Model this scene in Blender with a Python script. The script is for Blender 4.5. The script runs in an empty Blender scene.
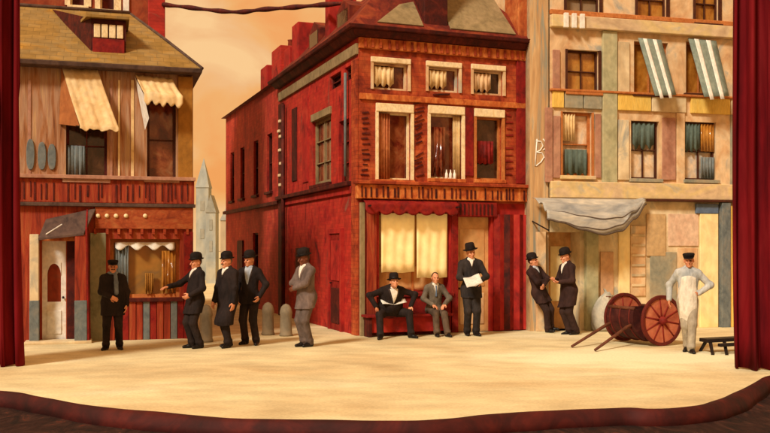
import bpy, math, random
import numpy as np
from mathutils import Vector, Matrix

R = math.radians
random.seed(7)
SC = bpy.context.scene
COL = SC.collection

# ------------------------------------------------------------------ camera
FPX = 929.0                       # focal length in pixels of a 770 px wide frame
EYE = 1.7
HOR = 250.0                       # row of the horizon
cam_d = bpy.data.cameras.new('camera')
cam = bpy.data.objects.new('camera', cam_d)
COL.objects.link(cam)
cam.location = (0, 0, EYE)
cam.rotation_euler = (R(90), 0, 0)
cam_d.sensor_width = 36.0
cam_d.lens = FPX / 770 * 36.0
cam_d.shift_y = (HOR - 216.5) / 770
cam_d.clip_end = 2000
SC.camera = cam

# ------------------------------------------------------------------ light
SUN_AZ, SUN_EL = 33.0, 41.0       # degrees: to the left of the camera's back, above the horizon
EXPOSURE = 1.25
SC.view_settings.view_transform = 'Standard'
SC.view_settings.look = 'None'
SC.view_settings.gamma = 1.0
SC.view_settings.exposure = EXPOSURE
SC.view_settings.use_curve_mapping = False
sun_d = bpy.data.lights.new('sun', 'SUN')
sun_d.energy = 1.5
sun_d.angle = R(10)
sun_d.color = (1.0, 0.93, 0.79)
sun = bpy.data.objects.new('sun', sun_d)
COL.objects.link(sun)
to_sun = Vector((-math.sin(R(SUN_AZ)) * math.cos(R(SUN_EL)), -math.cos(R(SUN_AZ)) * math.cos(R(SUN_EL)), math.sin(R(SUN_EL))))
sun.rotation_euler = to_sun.to_track_quat('Z', 'Y').to_euler()

W = bpy.data.worlds.new('World')
SC.world = W
W.use_nodes = True
nt = W.node_tree
nt.nodes.clear()
out = nt.nodes.new('ShaderNodeOutputWorld')
bg = nt.nodes.new('ShaderNodeBackground')
bg.inputs[1].default_value = 0.1
sky = nt.nodes.new('ShaderNodeTexSky')
sky.sky_type = 'NISHITA'
sky.sun_disc = False
sky.sun_elevation = R(SUN_EL)
sky.sun_rotation = R(180 + SUN_AZ)
sky.dust_density = 6.0
tc = nt.nodes.new('ShaderNodeTexCoord')
mp = nt.nodes.new('ShaderNodeMapping')
mp.inputs['Scale'].default_value = (4.5, 3.0, 5.5)
mp.inputs['Rotation'].default_value = (0, R(35), 0)
nz = nt.nodes.new('ShaderNodeTexNoise')
nz.inputs['Scale'].default_value = 2.2
nz.inputs['Detail'].default_value = 5.0
nz.inputs['Distortion'].default_value = 0.5
rp = nt.nodes.new('ShaderNodeValToRGB')
cr = rp.color_ramp
cr.elements[0].position, cr.elements[0].color = 0.36, (3.8, 1.55, 0.42, 1)
cr.elements[1].position, cr.elements[1].color = 0.66, (4.1, 2.5, 1.1, 1)
e = cr.elements.new(0.46); e.color = (3.8, 1.85, 0.58, 1)
e = cr.elements.new(0.56); e.color = (3.8, 2.1, 0.88, 1)
mx = nt.nodes.new('ShaderNodeMix')
mx.data_type = 'RGBA'
mx.inputs[0].default_value = 0.97
L = nt.links.new
L(tc.outputs['Generated'], mp.inputs[0]); L(mp.outputs[0], nz.inputs['Vector'])
L(nz.outputs[0], rp.inputs[0])
L(sky.outputs[0], mx.inputs[6]); L(rp.outputs[0], mx.inputs[7])
L(mx.outputs[2], bg.inputs[0]); L(bg.outputs[0], out.inputs[0])

# ------------------------------------------------------------------ materials
def lin(c):
    return tuple((v / 255 / 12.92 if v / 255 <= 0.04045 else ((v / 255 + 0.055) / 1.055) ** 2.4) for v in c)

MATS = {}
def brush(name, cols, scale=(2.0, 2.0, 1.6), rough=0.75, bump=0.25, detail=4.0, size=1.6, dist=0.8, spread=(0.30, 0.70), spec=0.25, bricks=None, mortar=0.6, bw=.23, bh=.078):
    """Broken, brushed colour: a stretched noise through a ramp, a second one that mottles it, both as relief."""
    if name in MATS:
        return MATS[name]
    m = bpy.data.materials.new(name)
    m.use_nodes = True
    t = m.node_tree
    b = t.nodes['Principled BSDF']
    b.inputs['Roughness'].default_value = rough
    b.inputs['Specular IOR Level'].default_value = spec
    co = t.nodes.new('ShaderNodeTexCoord')
    ma = t.nodes.new('ShaderNodeMapping')
    ma.inputs['Scale'].default_value = scale
    ma.inputs['Location'].default_value = (random.uniform(0, 9), random.uniform(0, 9), random.uniform(0, 9))
    n1 = t.nodes.new('ShaderNodeTexNoise')
    n1.inputs['Scale'].default_value = size
    n1.inputs['Detail'].default_value = detail
    n1.inputs['Roughness'].default_value = 0.62
    n1.inputs['Distortion'].default_value = dist
    r1 = t.nodes.new('ShaderNodeValToRGB')
    n = len(cols)
    el = r1.color_ramp.elements
    for i, c in enumerate(cols):
        p = spread[0] + (spread[1] - spread[0]) * (i / max(1, n - 1))
        if i < 2:
            el[i].position = p
            x = el[i]
        else:
            x = el.new(p)
        x.color = (*lin(c), 1)
    if n == 1:
        el[1].color = el[0].color
    n2 = t.nodes.new('ShaderNodeTexNoise')
    n2.inputs['Scale'].default_value = size * 4.3
    n2.inputs['Detail'].default_value = 3.0
    h = t.nodes.new('ShaderNodeHueSaturation')
    mr = t.nodes.new('ShaderNodeMapRange')
    mr.inputs[1].default_value, mr.inputs[2].default_value = 0.3, 0.7
    mr.inputs[3].default_value, mr.inputs[4].default_value = 0.86, 1.14
    bp = t.nodes.new('ShaderNodeBump')
    bp.inputs['Strength'].default_value = bump
    bp.inputs['Distance'].default_value = 0.02
    K = t.links.new
    K(co.outputs['Object'], ma.inputs[0]); K(ma.outputs[0], n1.inputs['Vector']); K(ma.outputs[0], n2.inputs['Vector'])
    K(n1.outputs[0], r1.inputs[0]); K(n2.outputs[0], mr.inputs[0]); K(mr.outputs[0], h.inputs['Value'])
    K(r1.outputs[0], h.inputs['Color']); K(h.outputs[0], b.inputs['Base Color'])
    K(n2.outputs[0], bp.inputs['Height']); K(bp.outputs[0], b.inputs['Normal'])
    if bricks:                                             # courses of bricks along a wall direction
        dot = t.nodes.new('ShaderNodeVectorMath'); dot.operation = 'DOT_PRODUCT'
        dot.inputs[1].default_value = (bricks[0], bricks[1], 0)
        sep = t.nodes.new('ShaderNodeSeparateXYZ')
        com = t.nodes.new('ShaderNodeCombineXYZ')
        bt = t.nodes.new('ShaderNodeTexBrick')
        bt.inputs['Color1'].default_value = (1, 1, 1, 1)
        bt.inputs['Color2'].default_value = (.72, .72, .72, 1)
        bt.inputs['Mortar'].default_value = (mortar, mortar, mortar, 1)
        bt.inputs['Scale'].default_value = 1.0
        bt.inputs['Mortar Size'].default_value = .007
        bt.inputs['Brick Width'].default_value = bw
        bt.inputs['Row Height'].default_value = bh
        mm = t.nodes.new('ShaderNodeMix'); mm.data_type = 'RGBA'; mm.blend_type = 'MULTIPLY'
        mm.inputs[0].default_value = .85
        K(co.outputs['Object'], dot.inputs[0]); K(co.outputs['Object'], sep.inputs[0])
        K(dot.outputs['Value'], com.inputs[0]); K(sep.outputs[2], com.inputs[1]); K(com.outputs[0], bt.inputs['Vector'])
        K(h.outputs[0], mm.inputs[6]); K(bt.outputs['Color'], mm.inputs[7]); K(mm.outputs[2], b.inputs['Base Color'])
    MATS[name] = m
    return m

# ------------------------------------------------------------------ mesh helpers
class MB:
    def __init__(s):
        s.v, s.f = [], []
    def add(s, vs, fs):
        o = len(s.v)
        s.v += [tuple(p) for p in vs]
        s.f += [tuple(i + o for i in f) for f in fs]
        return s
    def hexa(s, p):
        """eight corners: bottom four, top four, same turning"""
        return s.add(p, [(3, 2, 1, 0), (4, 5, 6, 7), (0, 1, 5, 4), (1, 2, 6, 5), (2, 3, 7, 6), (3, 0, 4, 7)])
    def box(s, x0, x1, y0, y1, z0, z1):
        return s.hexa([(x0, y0, z0), (x1, y0, z0), (x1, y1, z0), (x0, y1, z0), (x0, y0, z1), (x1, y0, z1), (x1, y1, z1), (x0, y1, z1)])
    def prism(s, pts, off):
        n = len(pts)
        a = [Vector(p) for p in pts]
        b = [p + Vector(off) for p in a]
        fs = [tuple(range(n)), tuple(range(2 * n - 1, n - 1, -1))]
        fs += [(i + n, (i + 1) % n + n, (i + 1) % n, i) for i in range(n)]
        return s.add(a + b, fs)
    def tube(s, pts, rad, seg=10, cap=True):
        pts = [Vector(p) for p in pts]
        if not hasattr(rad, '__len__'):
            rad = [rad] * len(pts)
        o = len(s.v)
        prev = None
        for i, p in enumerate(pts):
            d = (pts[min(i + 1, len(pts) - 1)] - pts[max(i - 1, 0)]).normalized()
            if prev is None:
                a = d.orthogonal().normalized()
            else:
                a = (prev - d * prev.dot(d)).normalized()
            prev = a
            b = d.cross(a)
            for k in range(seg):
                w = 2 * math.pi * k / seg
                s.v.append(tuple(p + (a * math.cos(w) + b * math.sin(w)) * rad[i]))
        for i in range(len(pts) - 1):
            for k in range(seg):
                k2 = (k + 1) % seg
                s.f.append((o + i * seg + k, o + i * seg + k2, o + (i + 1) * seg + k2, o + (i + 1) * seg + k))
        if cap:
            s.f.append(tuple(o + k for k in range(seg))[::-1])
            s.f.append(tuple(o + (len(pts) - 1) * seg + k for k in range(seg)))
        return s
    def lathe(s, prof, c, axis=(0, 0, 1), seg=20, sx=1.0, sy=1.0):
        """profile of (radius, height) turned about an axis through c"""
        ax = Vector(axis).normalized()
        a = Vector((1, 0, 0)) if abs(ax.x) < 0.9 else Vector((0, 1, 0))
        a = (a - ax * a.dot(ax)).normalized()
        b = ax.cross(a)
        c = Vector(c)
        o = len(s.v)
        for r, h in prof:
            for k in range(seg):
                w = 2 * math.pi * k / seg
                s.v.append(tuple(c + ax * h + a * (r * math.cos(w) * sx) + b * (r * math.sin(w) * sy)))
        for i in range(len(prof) - 1):
            for k in range(seg):
                k2 = (k + 1) % seg
                s.f.append((o + i * seg + k, o + i * seg + k2, o + (i + 1) * seg + k2, o + (i + 1) * seg + k))
        s.f.append(tuple(o + k for k in range(seg))[::-1])
        s.f.append(tuple(o + (len(prof) - 1) * seg + k for k in range(seg)))
        return s
    def build(s, name, mat, parent=None, smooth=False, bevel=0.0):
        me = bpy.data.meshes.new(name)
        me.from_pydata(s.v, [], s.f)
        me.validate()
        me.materials.append(mat)
        if smooth:
            me.polygons.foreach_set('use_smooth', [True] * len(me.polygons))
        me.update()
        o = bpy.data.objects.new(name, me)
        COL.objects.link(o)
        if bevel:
            b = o.modifiers.new('bevel', 'BEVEL')
            b.width = bevel
            b.segments = 2
            b.limit_method = 'ANGLE'
            b.angle_limit = R(40)
        if parent is not None:
            hang(o, parent)
        return o

def hang(o, parent):
    """parent without moving: every mesh here carries its points in world units"""
    o.parent = parent
    root = parent
    while root.parent is not None:
        root = root.parent
    # only roots may be displaced (an Empty at the base); parts sit at the origin of their root
    if parent is root:
        o.matrix_parent_inverse = Matrix.Translation(-Vector(root.location))
    else:
        o.matrix_parent_inverse = Matrix.Identity(4)

def thing(name, label, cat, loc=(0, 0, 0), group=None):
    o = bpy.data.objects.new(name, None)
    COL.objects.link(o)
    o.empty_display_size = 0.2
    o.location = loc
    o['label'] = label
    o['category'] = cat
    if group:
        o['group'] = group
    return o

def tag(o, label, cat, group=None):
    o['label'] = label
    o['category'] = cat
    if group:
        o['group'] = group
    return o

class Face:
    """A vertical wall plane: origin on the ground, direction u along it, outward normal n."""
    def __init__(s, ox, oy, ux, uy, nx, ny):
        l = math.hypot(ux, uy)
        s.o, s.u = Vector((ox, oy, 0)), Vector((ux / l, uy / l, 0))
        s.n = Vector((nx, ny, 0)).normalized()
    def P(s, a, z, d=0.0):
        p = s.o + s.u * a + s.n * d
        return Vector((p.x, p.y, z))
    def S(s, px, d=0.0):
        k = (px - 385) / FPX
        o = s.o + s.n * d
        return (k * o.y - o.x) / (s.u.x - k * s.u.y)
    def Z(s, py, a, d=0.0):
        return EYE + (HOR - py) / FPX * s.P(a, 0, d).y
    def rect(s, x0, y0, x1, y1, d=0.0):
        a, b = s.S(x0, d), s.S(x1, d)
        if a > b:
            a, b = b, a
        m = (a + b) / 2
        return a, b, s.Z(y1, m, d), s.Z(y0, m, d)
    def box(s, mb, a0, a1, z0, z1, d0, d1):
        return mb.hexa([s.P(a0, z0, d1), s.P(a1, z0, d1), s.P(a1, z0, d0), s.P(a0, z0, d0), s.P(a0, z1, d1), s.P(a1, z1, d1), s.P(a1, z1, d0), s.P(a0, z1, d0)])
    def poly(s, mb, pts, thick):
        """pts of (px, py, d) on planes set off by d"""
        q = []
        for px, py, d in pts:
            a = s.S(px, d)
            q.append(s.P(a, s.Z(py, a, d), d))
        return mb.prism(q, -s.n * thick)
    def wall(s, mb, a0, a1, z0, z1, holes, deep=0.2, d=0.0):
        """front skin with openings and their reveals"""
        A = sorted({a0, a1, *[h[0] for h in holes], *[h[1] for h in holes]})
        Zs = sorted({z0, z1, *[h[2] for h in holes], *[h[3] for h in holes]})
        A = [a for a in A if a0 <= a <= a1]
        Zs = [z for z in Zs if z0 <= z <= z1]
        for i in range(len(A) - 1):
            for j in range(len(Zs) - 1):
                m, k = (A[i] + A[i + 1]) / 2, (Zs[j] + Zs[j + 1]) / 2
                if any(h[0] < m < h[1] and h[2] < k < h[3] for h in holes):
                    continue
                mb.add([s.P(A[i], Zs[j], d), s.P(A[i + 1], Zs[j], d), s.P(A[i + 1], Zs[j + 1], d), s.P(A[i], Zs[j + 1], d)], [(0, 1, 2, 3)])
        for b0, b1, c0, c1 in holes:
            p = [s.P(b0, c0, d), s.P(b1, c0, d), s.P(b1, c1, d), s.P(b0, c1, d)]
            q = [x - s.n * deep for x in p]
            mb.add(p + q, [(0, 1, 5, 4), (1, 2, 6, 5), (2, 3, 7, 6), (3, 0, 4, 7)])
        return mb

def window(F, hole, parent, frame_m, pane_m, cols=2, rows=2, deep=0.17, fw=0.05, sill_m=None, lintel_m=None, lintel=0.0, label=None, proud=0.02, curtain=None, surround=0.0):
    a0, a1, z0, z1 = hole
    mb = MB()
    d0, d1 = -deep + 0.01, -deep + 0.06
    F.box(mb, a0, a0 + fw, z0, z1, d0, d1)
    F.box(mb, a1 - fw, a1, z0, z1, d0, d1)
    F.box(mb, a0 + fw, a1 - fw, z0, z0 + fw, d0, d1)
    F.box(mb, a0 + fw, a1 - fw, z1 - fw, z1, d0, d1)
    bw = 0.022
    for i in range(1, cols):
        m = a0 + (a1 - a0) * i / cols
        F.box(mb, m - bw / 2, m + bw / 2, z0 + fw, z1 - fw, d0 + 0.004, d1 - 0.006)
    for j in range(1, rows):
        m = z0 + (z1 - z0) * j / rows
        F.box(mb, a0 + fw, a1 - fw, m - bw / 2, m + bw / 2, d0 + 0.002, d1 - 0.002)
    if surround:
        w = surround
        F.box(mb, a0 - w, a0 + 0.003, z0, z1, -0.03, proud + 0.01)
        F.box(mb, a1 - 0.003, a1 + w, z0, z1, -0.03, proud + 0.01)
    win = mb.build('window', frame_m, parent)
    if label:
        win['label'] = label
    g = MB()
    F.box(g, a0 - 0.02, a1 + 0.02, z0 - 0.02, z1 + 0.02, -deep - 0.03, -deep)
    g.build('pane', pane_m, win)
    if sill_m:
        k = MB()
        F.box(k, a0 - 0.06, a1 + 0.06, z0 - 0.07, z0 + 0.004, -0.05, 0.08)
        k.build('sill', sill_m, win, bevel=0.008)
    if lintel_m:
        k = MB()
        F.box(k, a0 - 0.05, a1 + 0.05, z1 - 0.004, z1 + lintel, -0.05, proud + 0.025)
        k.build('lintel', lintel_m, win, bevel=0.008)
    if curtain:
        for (c0, c1, e0, e1, cm, rag) in curtain:          # fractions of the opening
            k = MB()
            n = 14
            A = [a0 + (a1 - a0) * (c0 + (c1 - c0) * i / n) for i in range(n + 1)]
            zt, zb = z0 + (z1 - z0) * e1, z0 + (z1 - z0) * e0
            top = [F.P(a, zt, -deep + 0.10 + 0.02 * math.sin(i * 1.9)) for i, a in enumerate(A)]
            bot = [F.P(a, zb + rag * (0.5 + 0.5 * math.cos(i * 2 * math.pi / 4.6)), -deep + 0.10 + 0.02 * math.sin(i * 1.9)) for i, a in enumerate(A)]
            back = [p - F.n * 0.012 for p in top], [p - F.n * 0.012 for p in bot]
            vs = top + bot + back[0] + back[1]
            m = n + 1
            fs = []
            for i in range(n):
                fs += [(m + i, m + i + 1, i + 1, i), (2 * m + i, 2 * m + i + 1, 3 * m + i + 1, 3 * m + i), (i, i + 1, 2 * m + i + 1, 2 * m + i), (m + i + 1, m + i, 3 * m + i, 3 * m + i + 1)]
            fs += [(0, 2 * m, 3 * m, m), (n, m + n, 3 * m + n, 2 * m + n)]
            k.add(vs, fs)
            k.build('curtain', cm, win, smooth=True)
    return win

def sheet(name, mat, rows, thick, parent=None):
    """cloth: a grid of points with a thickness"""
    rows = [[Vector(p) for p in r] for r in rows]
    nr, nc = len(rows), len(rows[0])
    vs, fs = [], []
    nrm = []
    for i in range(nr):
        for j in range(nc):
            du = rows[i][min(j + 1, nc - 1)] - rows[i][max(j - 1, 0)]
            dv = rows[min(i + 1, nr - 1)][j] - rows[max(i - 1, 0)][j]
            nrm.append(du.cross(dv).normalized() * thick)
            vs.append(rows[i][j])
    N = nr * nc
    vs += [vs[i] + nrm[i] for i in range(N)]
    for i in range(nr - 1):
        for j in range(nc - 1):
            q = (i * nc + j, i * nc + j + 1, (i + 1) * nc + j + 1, (i + 1) * nc + j)
            fs.append(q)
            fs.append(tuple(x + N for x in q[::-1]))
    ring = [j for j in range(nc)] + [i * nc + nc - 1 for i in range(1, nr)] + [(nr - 1) * nc + j for j in range(nc - 2, -1, -1)] + [i * nc for i in range(nr - 2, 0, -1)]
    for a, b in zip(ring, ring[1:] + ring[:1]):
        fs.append((b, a, a + N, b + N))
    mb = MB().add(vs, fs)
    return mb.build(name, mat, parent, smooth=True)

def unproj(px, py, Y):
    return Vector(((px - 385) / FPX * Y, Y, EYE + (HOR - py) / FPX * Y))

# ------------------------------------------------------------------ colours
crimson = brush('crimson_plaster', [(96, 20, 18), (164, 30, 26), (186, 50, 34), (158, 40, 30), (150, 92, 72)], size=0.8, scale=(1.6, 1.6, 1.0), spread=(0.30, 0.74), dist=1.6, bricks=(-.351, .936), mortar=.7)
crimson_low = brush('crimson_lower', [(104, 20, 16), (160, 32, 26), (176, 54, 36)], size=1.0)
brick = brush('orange_brick', [(108, 32, 16), (166, 64, 30), (200, 102, 52)], size=1.3, scale=(2.0, 2.0, 1.4), bricks=(.936, .351), mortar=.62)
brick_light = brush('orange_band', [(140, 54, 20), (186, 96, 42), (206, 130, 66)], size=2.2, scale=(2.6, 2.6, 1.4))
maroon = brush('maroon_wood', [(44, 12, 8), (72, 18, 10), (100, 32, 16)], size=2.2)
dkred = brush('red_paint', [(84, 14, 10), (128, 20, 14), (142, 38, 22)], size=2.0)
cream = brush('cream_paint', [(216, 184, 136), (236, 214, 170), (226, 196, 140)], size=2.5, bump=0.2)
pane_red = brush('red_curtained_glass', [(58, 18, 10), (98, 34, 18), (128, 66, 36), (140, 92, 60)], rough=0.12, size=1.5, bump=0.03, spec=0.5)
pane_dark = brush('dark_glass', [(34, 18, 12), (60, 32, 20), (88, 56, 36)], rough=0.1, size=2.0, bump=0.03, spec=0.5)
greytan = brush('grey_tan_slate', [(112, 96, 66), (138, 118, 82), (150, 128, 92)], size=1.4)
roof_red = brush('red_roof', [(70, 20, 14), (112, 34, 20), (142, 60, 30)], size=1.6, bricks=(.936, .351), mortar=.75, bw=.24, bh=.11)
ochre = brush('ochre_roof', [(136, 104, 46), (152, 116, 56), (146, 118, 70), (166, 120, 44)], size=0.8, scale=(1.6, 1.6, 1.6), bricks=(.957, .289), mortar=.6, bw=.24, bh=.11)
ochre_wall = brush('ochre_pilaster', [(140, 92, 28), (166, 112, 40)], size=1.5)
lplaster = brush('streaked_plaster', [(112, 66, 38), (158, 104, 64), (170, 130, 100), (186, 146, 98)], scale=(5.5, 5.5, 0.5), size=1.5)
lred = brush('red_boards', [(104, 32, 16), (150, 52, 26), (166, 84, 44)], scale=(7, 7, 0.6), size=1.6)
lred2 = brush('rust_fascia', [(112, 40, 18), (156, 70, 32), (170, 96, 50)], scale=(2, 2, 4), size=1.6)
slate_d = brush('dark_hood', [(58, 42, 36), (84, 62, 52), (98, 74, 60)], size=2.0)
bluegrey = brush('blue_grey_paint', [(86, 94, 96), (108, 114, 112), (124, 120, 110)], size=1.8)
greygreen = brush('grey_green_paint', [(96, 92, 66), (128, 122, 92), (146, 132, 98)], size=1.5)
white = brush('white_paint', [(216, 208, 194), (232, 226, 214), (222, 206, 178)], size=1.5, bump=0.15)
canvas_c = brush('cream_canvas', [(204, 164, 106), (222, 188, 134), (230, 204, 158)], size=1.2, bump=0.2)
canvas_b = brush('brown_canvas', [(150, 84, 40), (170, 104, 54)], size=1.4)
tan = brush('tan_plaster', [(176, 160, 128), (206, 180, 138), (220, 200, 160), (158, 158, 146)], size=0.9, scale=(1.7, 1.7, 1.2), detail=6)
tan_or = brush('peach_plaster', [(184, 134, 94), (208, 168, 122), (220, 190, 148), (164, 160, 146)], size=1.0, scale=(1.6, 1.6, 1.2), detail=6)
mauve = brush('mauve_shutter', [(150, 100, 78), (170, 122, 98), (184, 140, 112)], size=1.4)
palegreen = brush('pale_green_paint', [(150, 146, 108), (174, 168, 130), (184, 172, 130)], size=1.2)
pale = brush('pale_stone', [(190, 160, 124), (208, 180, 140), (214, 186, 128), (178, 170, 150)], size=1.0, scale=(1.4, 1.4, 2))
yellow = brush('yellow_boards', [(218, 174, 76), (232, 196, 102)], size=2.0, scale=(6, 6, 1))
greyblue = brush('grey_blue_panel', [(128, 128, 112), (150, 144, 122), (164, 146, 114)], size=1.5)
amber = brush('amber_glass', [(138, 82, 26), (172, 110, 40), (188, 134, 60)], rough=0.12, bump=0.03, size=1.5, spec=0.5)
pane_pale = brush('pale_curtained_glass', [(196, 150, 104), (224, 196, 160), (176, 172, 166)], rough=0.12, bump=0.03, size=1.3, spec=0.5)
teal = brush('grey_teal_curtain', [(72, 84, 74), (92, 104, 92)], size=2.0, bump=0.2)
teal_aw = brush('grey_teal_canvas', [(112, 124, 112), (138, 146, 130)], size=2.0, bump=0.2)
white_aw = brush('white_canvas', [(222, 214, 200), (236, 230, 216)], size=2.0, bump=0.2)
dkwood = brush('dark_muntin', [(60, 28, 14), (84, 42, 22)], size=3.0)
orangewood = brush('orange_frame', [(170, 96, 44), (196, 124, 66)], size=3.0)
bluestroke = brush('blue_paint', [(84, 100, 122), (100, 114, 132)], size=1.5)
canopy_m = brush('grey_canopy_cloth', [(128, 130, 130), (164, 160, 150), (196, 186, 166)], scale=(.8, .8, 3.0), size=1.4, bump=0.25)
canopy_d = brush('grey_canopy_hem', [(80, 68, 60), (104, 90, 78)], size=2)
def lit(m, c, k):
    b = m.node_tree.nodes['Principled BSDF']
    b.inputs['Emission Color'].default_value = (*lin(c), 1)
    b.inputs['Emission Strength'].default_value = k
    return m
glowcream = brush('cream_blind', [(232, 200, 134), (244, 222, 164), (238, 208, 142)], size=1.0, scale=(1.4, 1.4, 0.9), bump=0.15)
doortan = brush('tan_door', [(190, 134, 78), (208, 156, 98), (224, 182, 124)], size=1.0)
velvet = brush('crimson_velvet', [(70, 8, 14), (104, 12, 18), (120, 26, 28)], scale=(2, 2, 0.3), rough=0.85, size=1.2, bump=0.15, spec=0.1)
iron = brush('black_iron', [(22, 16, 14), (38, 26, 22)], size=3, rough=0.5)

# ------------------------------------------------------------------ ground
edge_px = [(-420, 392), (-160, 390), (-60, 390), (0, 392), (40, 398), (100, 408), (165, 414), (230, 419), (310, 421), (385, 422), (445, 420), (500, 415), (560, 411), (625, 409), (655, 410), (700, 406), (730, 398), (752, 386), (775, 376), (840, 372), (1000, 372), (1300, 372)]
edge = []
for px, py in edge_px:
    D = FPX * EYE / (py - HOR)
    edge.append(Vector(((px - 385) / FPX * D, D, 0)))
def smooth_line(pts, n=6):
    o = []
    for i in range(len(pts) - 1):
        p0, p1, p2, p3 = pts[max(i - 1, 0)], pts[i], pts[i + 1], pts[min(i + 2, len(pts) - 1)]
        for k in range(n):
            t = k / n
            o.append(0.5 * ((2 * p1) + (p2 - p0) * t + (2 * p0 - 5 * p1 + 4 * p2 - p3) * t * t + (3 * p1 - p0 - 3 * p2 + p3) * t ** 3))
    return o + [pts[-1]]
edge = smooth_line(edge)
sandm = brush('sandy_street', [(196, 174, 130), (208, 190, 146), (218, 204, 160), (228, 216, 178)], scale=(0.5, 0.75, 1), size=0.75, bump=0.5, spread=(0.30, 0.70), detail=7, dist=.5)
def sand_highlight(m):                                        # a bright highlight painted into the sand before the cart, with a ragged edge; fine grit everywhere
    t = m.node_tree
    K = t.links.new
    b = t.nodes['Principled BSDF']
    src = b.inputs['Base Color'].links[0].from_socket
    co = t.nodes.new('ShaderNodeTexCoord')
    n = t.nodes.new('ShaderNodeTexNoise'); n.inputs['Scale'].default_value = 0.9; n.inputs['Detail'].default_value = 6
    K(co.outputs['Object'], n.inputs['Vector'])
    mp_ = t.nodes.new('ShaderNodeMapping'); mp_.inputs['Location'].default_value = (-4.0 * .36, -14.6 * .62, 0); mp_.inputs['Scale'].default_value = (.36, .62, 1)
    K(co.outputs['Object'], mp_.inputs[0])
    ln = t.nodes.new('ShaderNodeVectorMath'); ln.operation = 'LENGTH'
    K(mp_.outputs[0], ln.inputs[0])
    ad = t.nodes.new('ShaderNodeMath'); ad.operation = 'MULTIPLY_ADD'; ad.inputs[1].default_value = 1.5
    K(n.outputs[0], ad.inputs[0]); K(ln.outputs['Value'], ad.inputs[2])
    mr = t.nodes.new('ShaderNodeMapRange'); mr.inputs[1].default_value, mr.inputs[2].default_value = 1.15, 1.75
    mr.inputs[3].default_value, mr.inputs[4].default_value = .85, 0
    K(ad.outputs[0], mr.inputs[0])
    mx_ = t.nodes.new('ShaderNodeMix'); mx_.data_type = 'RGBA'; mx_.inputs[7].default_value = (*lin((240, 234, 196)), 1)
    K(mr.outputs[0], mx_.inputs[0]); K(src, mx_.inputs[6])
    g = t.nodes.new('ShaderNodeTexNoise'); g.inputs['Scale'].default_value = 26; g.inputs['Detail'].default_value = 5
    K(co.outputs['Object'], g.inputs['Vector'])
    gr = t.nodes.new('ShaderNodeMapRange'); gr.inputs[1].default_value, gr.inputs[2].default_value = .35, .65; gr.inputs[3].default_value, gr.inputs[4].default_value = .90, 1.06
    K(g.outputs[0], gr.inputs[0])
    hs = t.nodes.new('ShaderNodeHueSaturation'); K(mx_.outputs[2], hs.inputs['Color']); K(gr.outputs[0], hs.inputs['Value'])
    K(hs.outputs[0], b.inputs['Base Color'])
sand_highlight(sandm)
mb = MB()
n = len(edge)
vs = [(p.x, p.y, 0) for p in edge] + [(p.x, p.y, -0.16) for p in edge]
vs += [(p.x * 1.0 if abs(p.x) < 30 else p.x, 24.0, 0) for p in edge]
fs = []
for i in range(n - 1):
    fs.append((i + n, i + 1 + n, i + 1, i))
    fs.append((i, i + 1, i + 1 + 2 * n, i + 2 * n))
mb.add(vs, fs)
xL, xR = edge[0].x, edge[-1].x
mb.add([(xL, 24, 0), (xR, 24, 0), (600, 900, 0), (-600, 900, 0)], [(0, 1, 2, 3)])
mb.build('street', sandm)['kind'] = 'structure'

# rounded dark red lip along the street's front edge
lip_m = brush('dark_red_lip', [(36, 8, 6), (58, 12, 9), (84, 22, 14)], size=1.0, scale=(2, 2, 2))
rows = []
for i, p in enumerate(edge):
    tg = (edge[min(i + 1, len(edge) - 1)] - edge[max(i - 1, 0)]).normalized()
    nr = Vector((tg.y, -tg.x, 0))                         # towards the dark strip
    w = 0.12 + 0.03 * math.sin(i * 0.21) + 0.008 * math.sin(i * 1.1 + 1)
    j = 0.045 + 0.02 * math.sin(i * .41) + 0.006 * math.sin(i * 1.3)
    r = []
    for k in range(7):
        t = k / 6
        q = p + nr * (-j + (w + j) * t)
        r.append(Vector((q.x, q.y, 0.005 + 0.012 * math.sin(t * math.pi * 0.75) - 0.19 * t ** 4)))
    rows.append(r)
sheet('kerb', lip_m, rows, -0.02)['kind'] = 'structure'
pit_m = brush('dark_pit_floor', [(20, 9, 8), (38, 14, 10), (52, 30, 24), (104, 40, 20)], size=1.6, scale=(2.2, .9, 1), bump=0.6, spread=(0.36, 0.72), detail=7, dist=2)
MB().add([(-900, -300, -0.16), (900, -300, -0.16), (900, 1200, -0.16), (-900, 1200, -0.16)], [(0, 1, 2, 3)]).build('ground', pit_m)['kind'] = 'structure'

# ------------------------------------------------------------------ brown shop on the left
FL = Face(-6.68, 17.0, 0.957, 0.289, 0.289, -0.957)
a1 = FL.S(193)
A0 = -3.2
bl = thing('brown_shop', 'brown streaked shop house with ochre hipped roof, dormer and white porch door', 'building', tuple(FL.P(0.7, 0)))
EV = 5.08
h_w1 = FL.rect(66, 112, 107, 179)
h_w2 = FL.rect(147, 100, 176, 179)
h_shop = FL.rect(110, 239, 180, 298)
h_door = FL.rect(42, 241, 66, 339.5)
h_door = (h_door[0], h_door[1], 0.0, h_door[3])
zb = 3.0
mb = MB()
FL.wall(mb, A0, a1, zb, EV, [h_w1, h_w2])
BD = 4.5
q = [FL.P(A0, 0, -BD), FL.P(a1, 0, -BD)]
# flank and back walls
for (s0, d0, s1, d1) in ((a1, 0, a1, -BD), (a1, -BD, A0, -BD), (A0, -BD, A0, 0)):
    mb.add([FL.P(s0, 0, d0), FL.P(s1, 0, d1), FL.P(s1, EV, d1), FL.P(s0, EV, d0)], [(0, 1, 2, 3)])
mb.build('upper_wall', lplaster, bl)
mb = MB()
FL.wall(mb, A0, a1, 0, zb, [h_shop, h_door], deep=0.25)
lw = mb.build('lower_wall', lred, bl)
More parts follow.
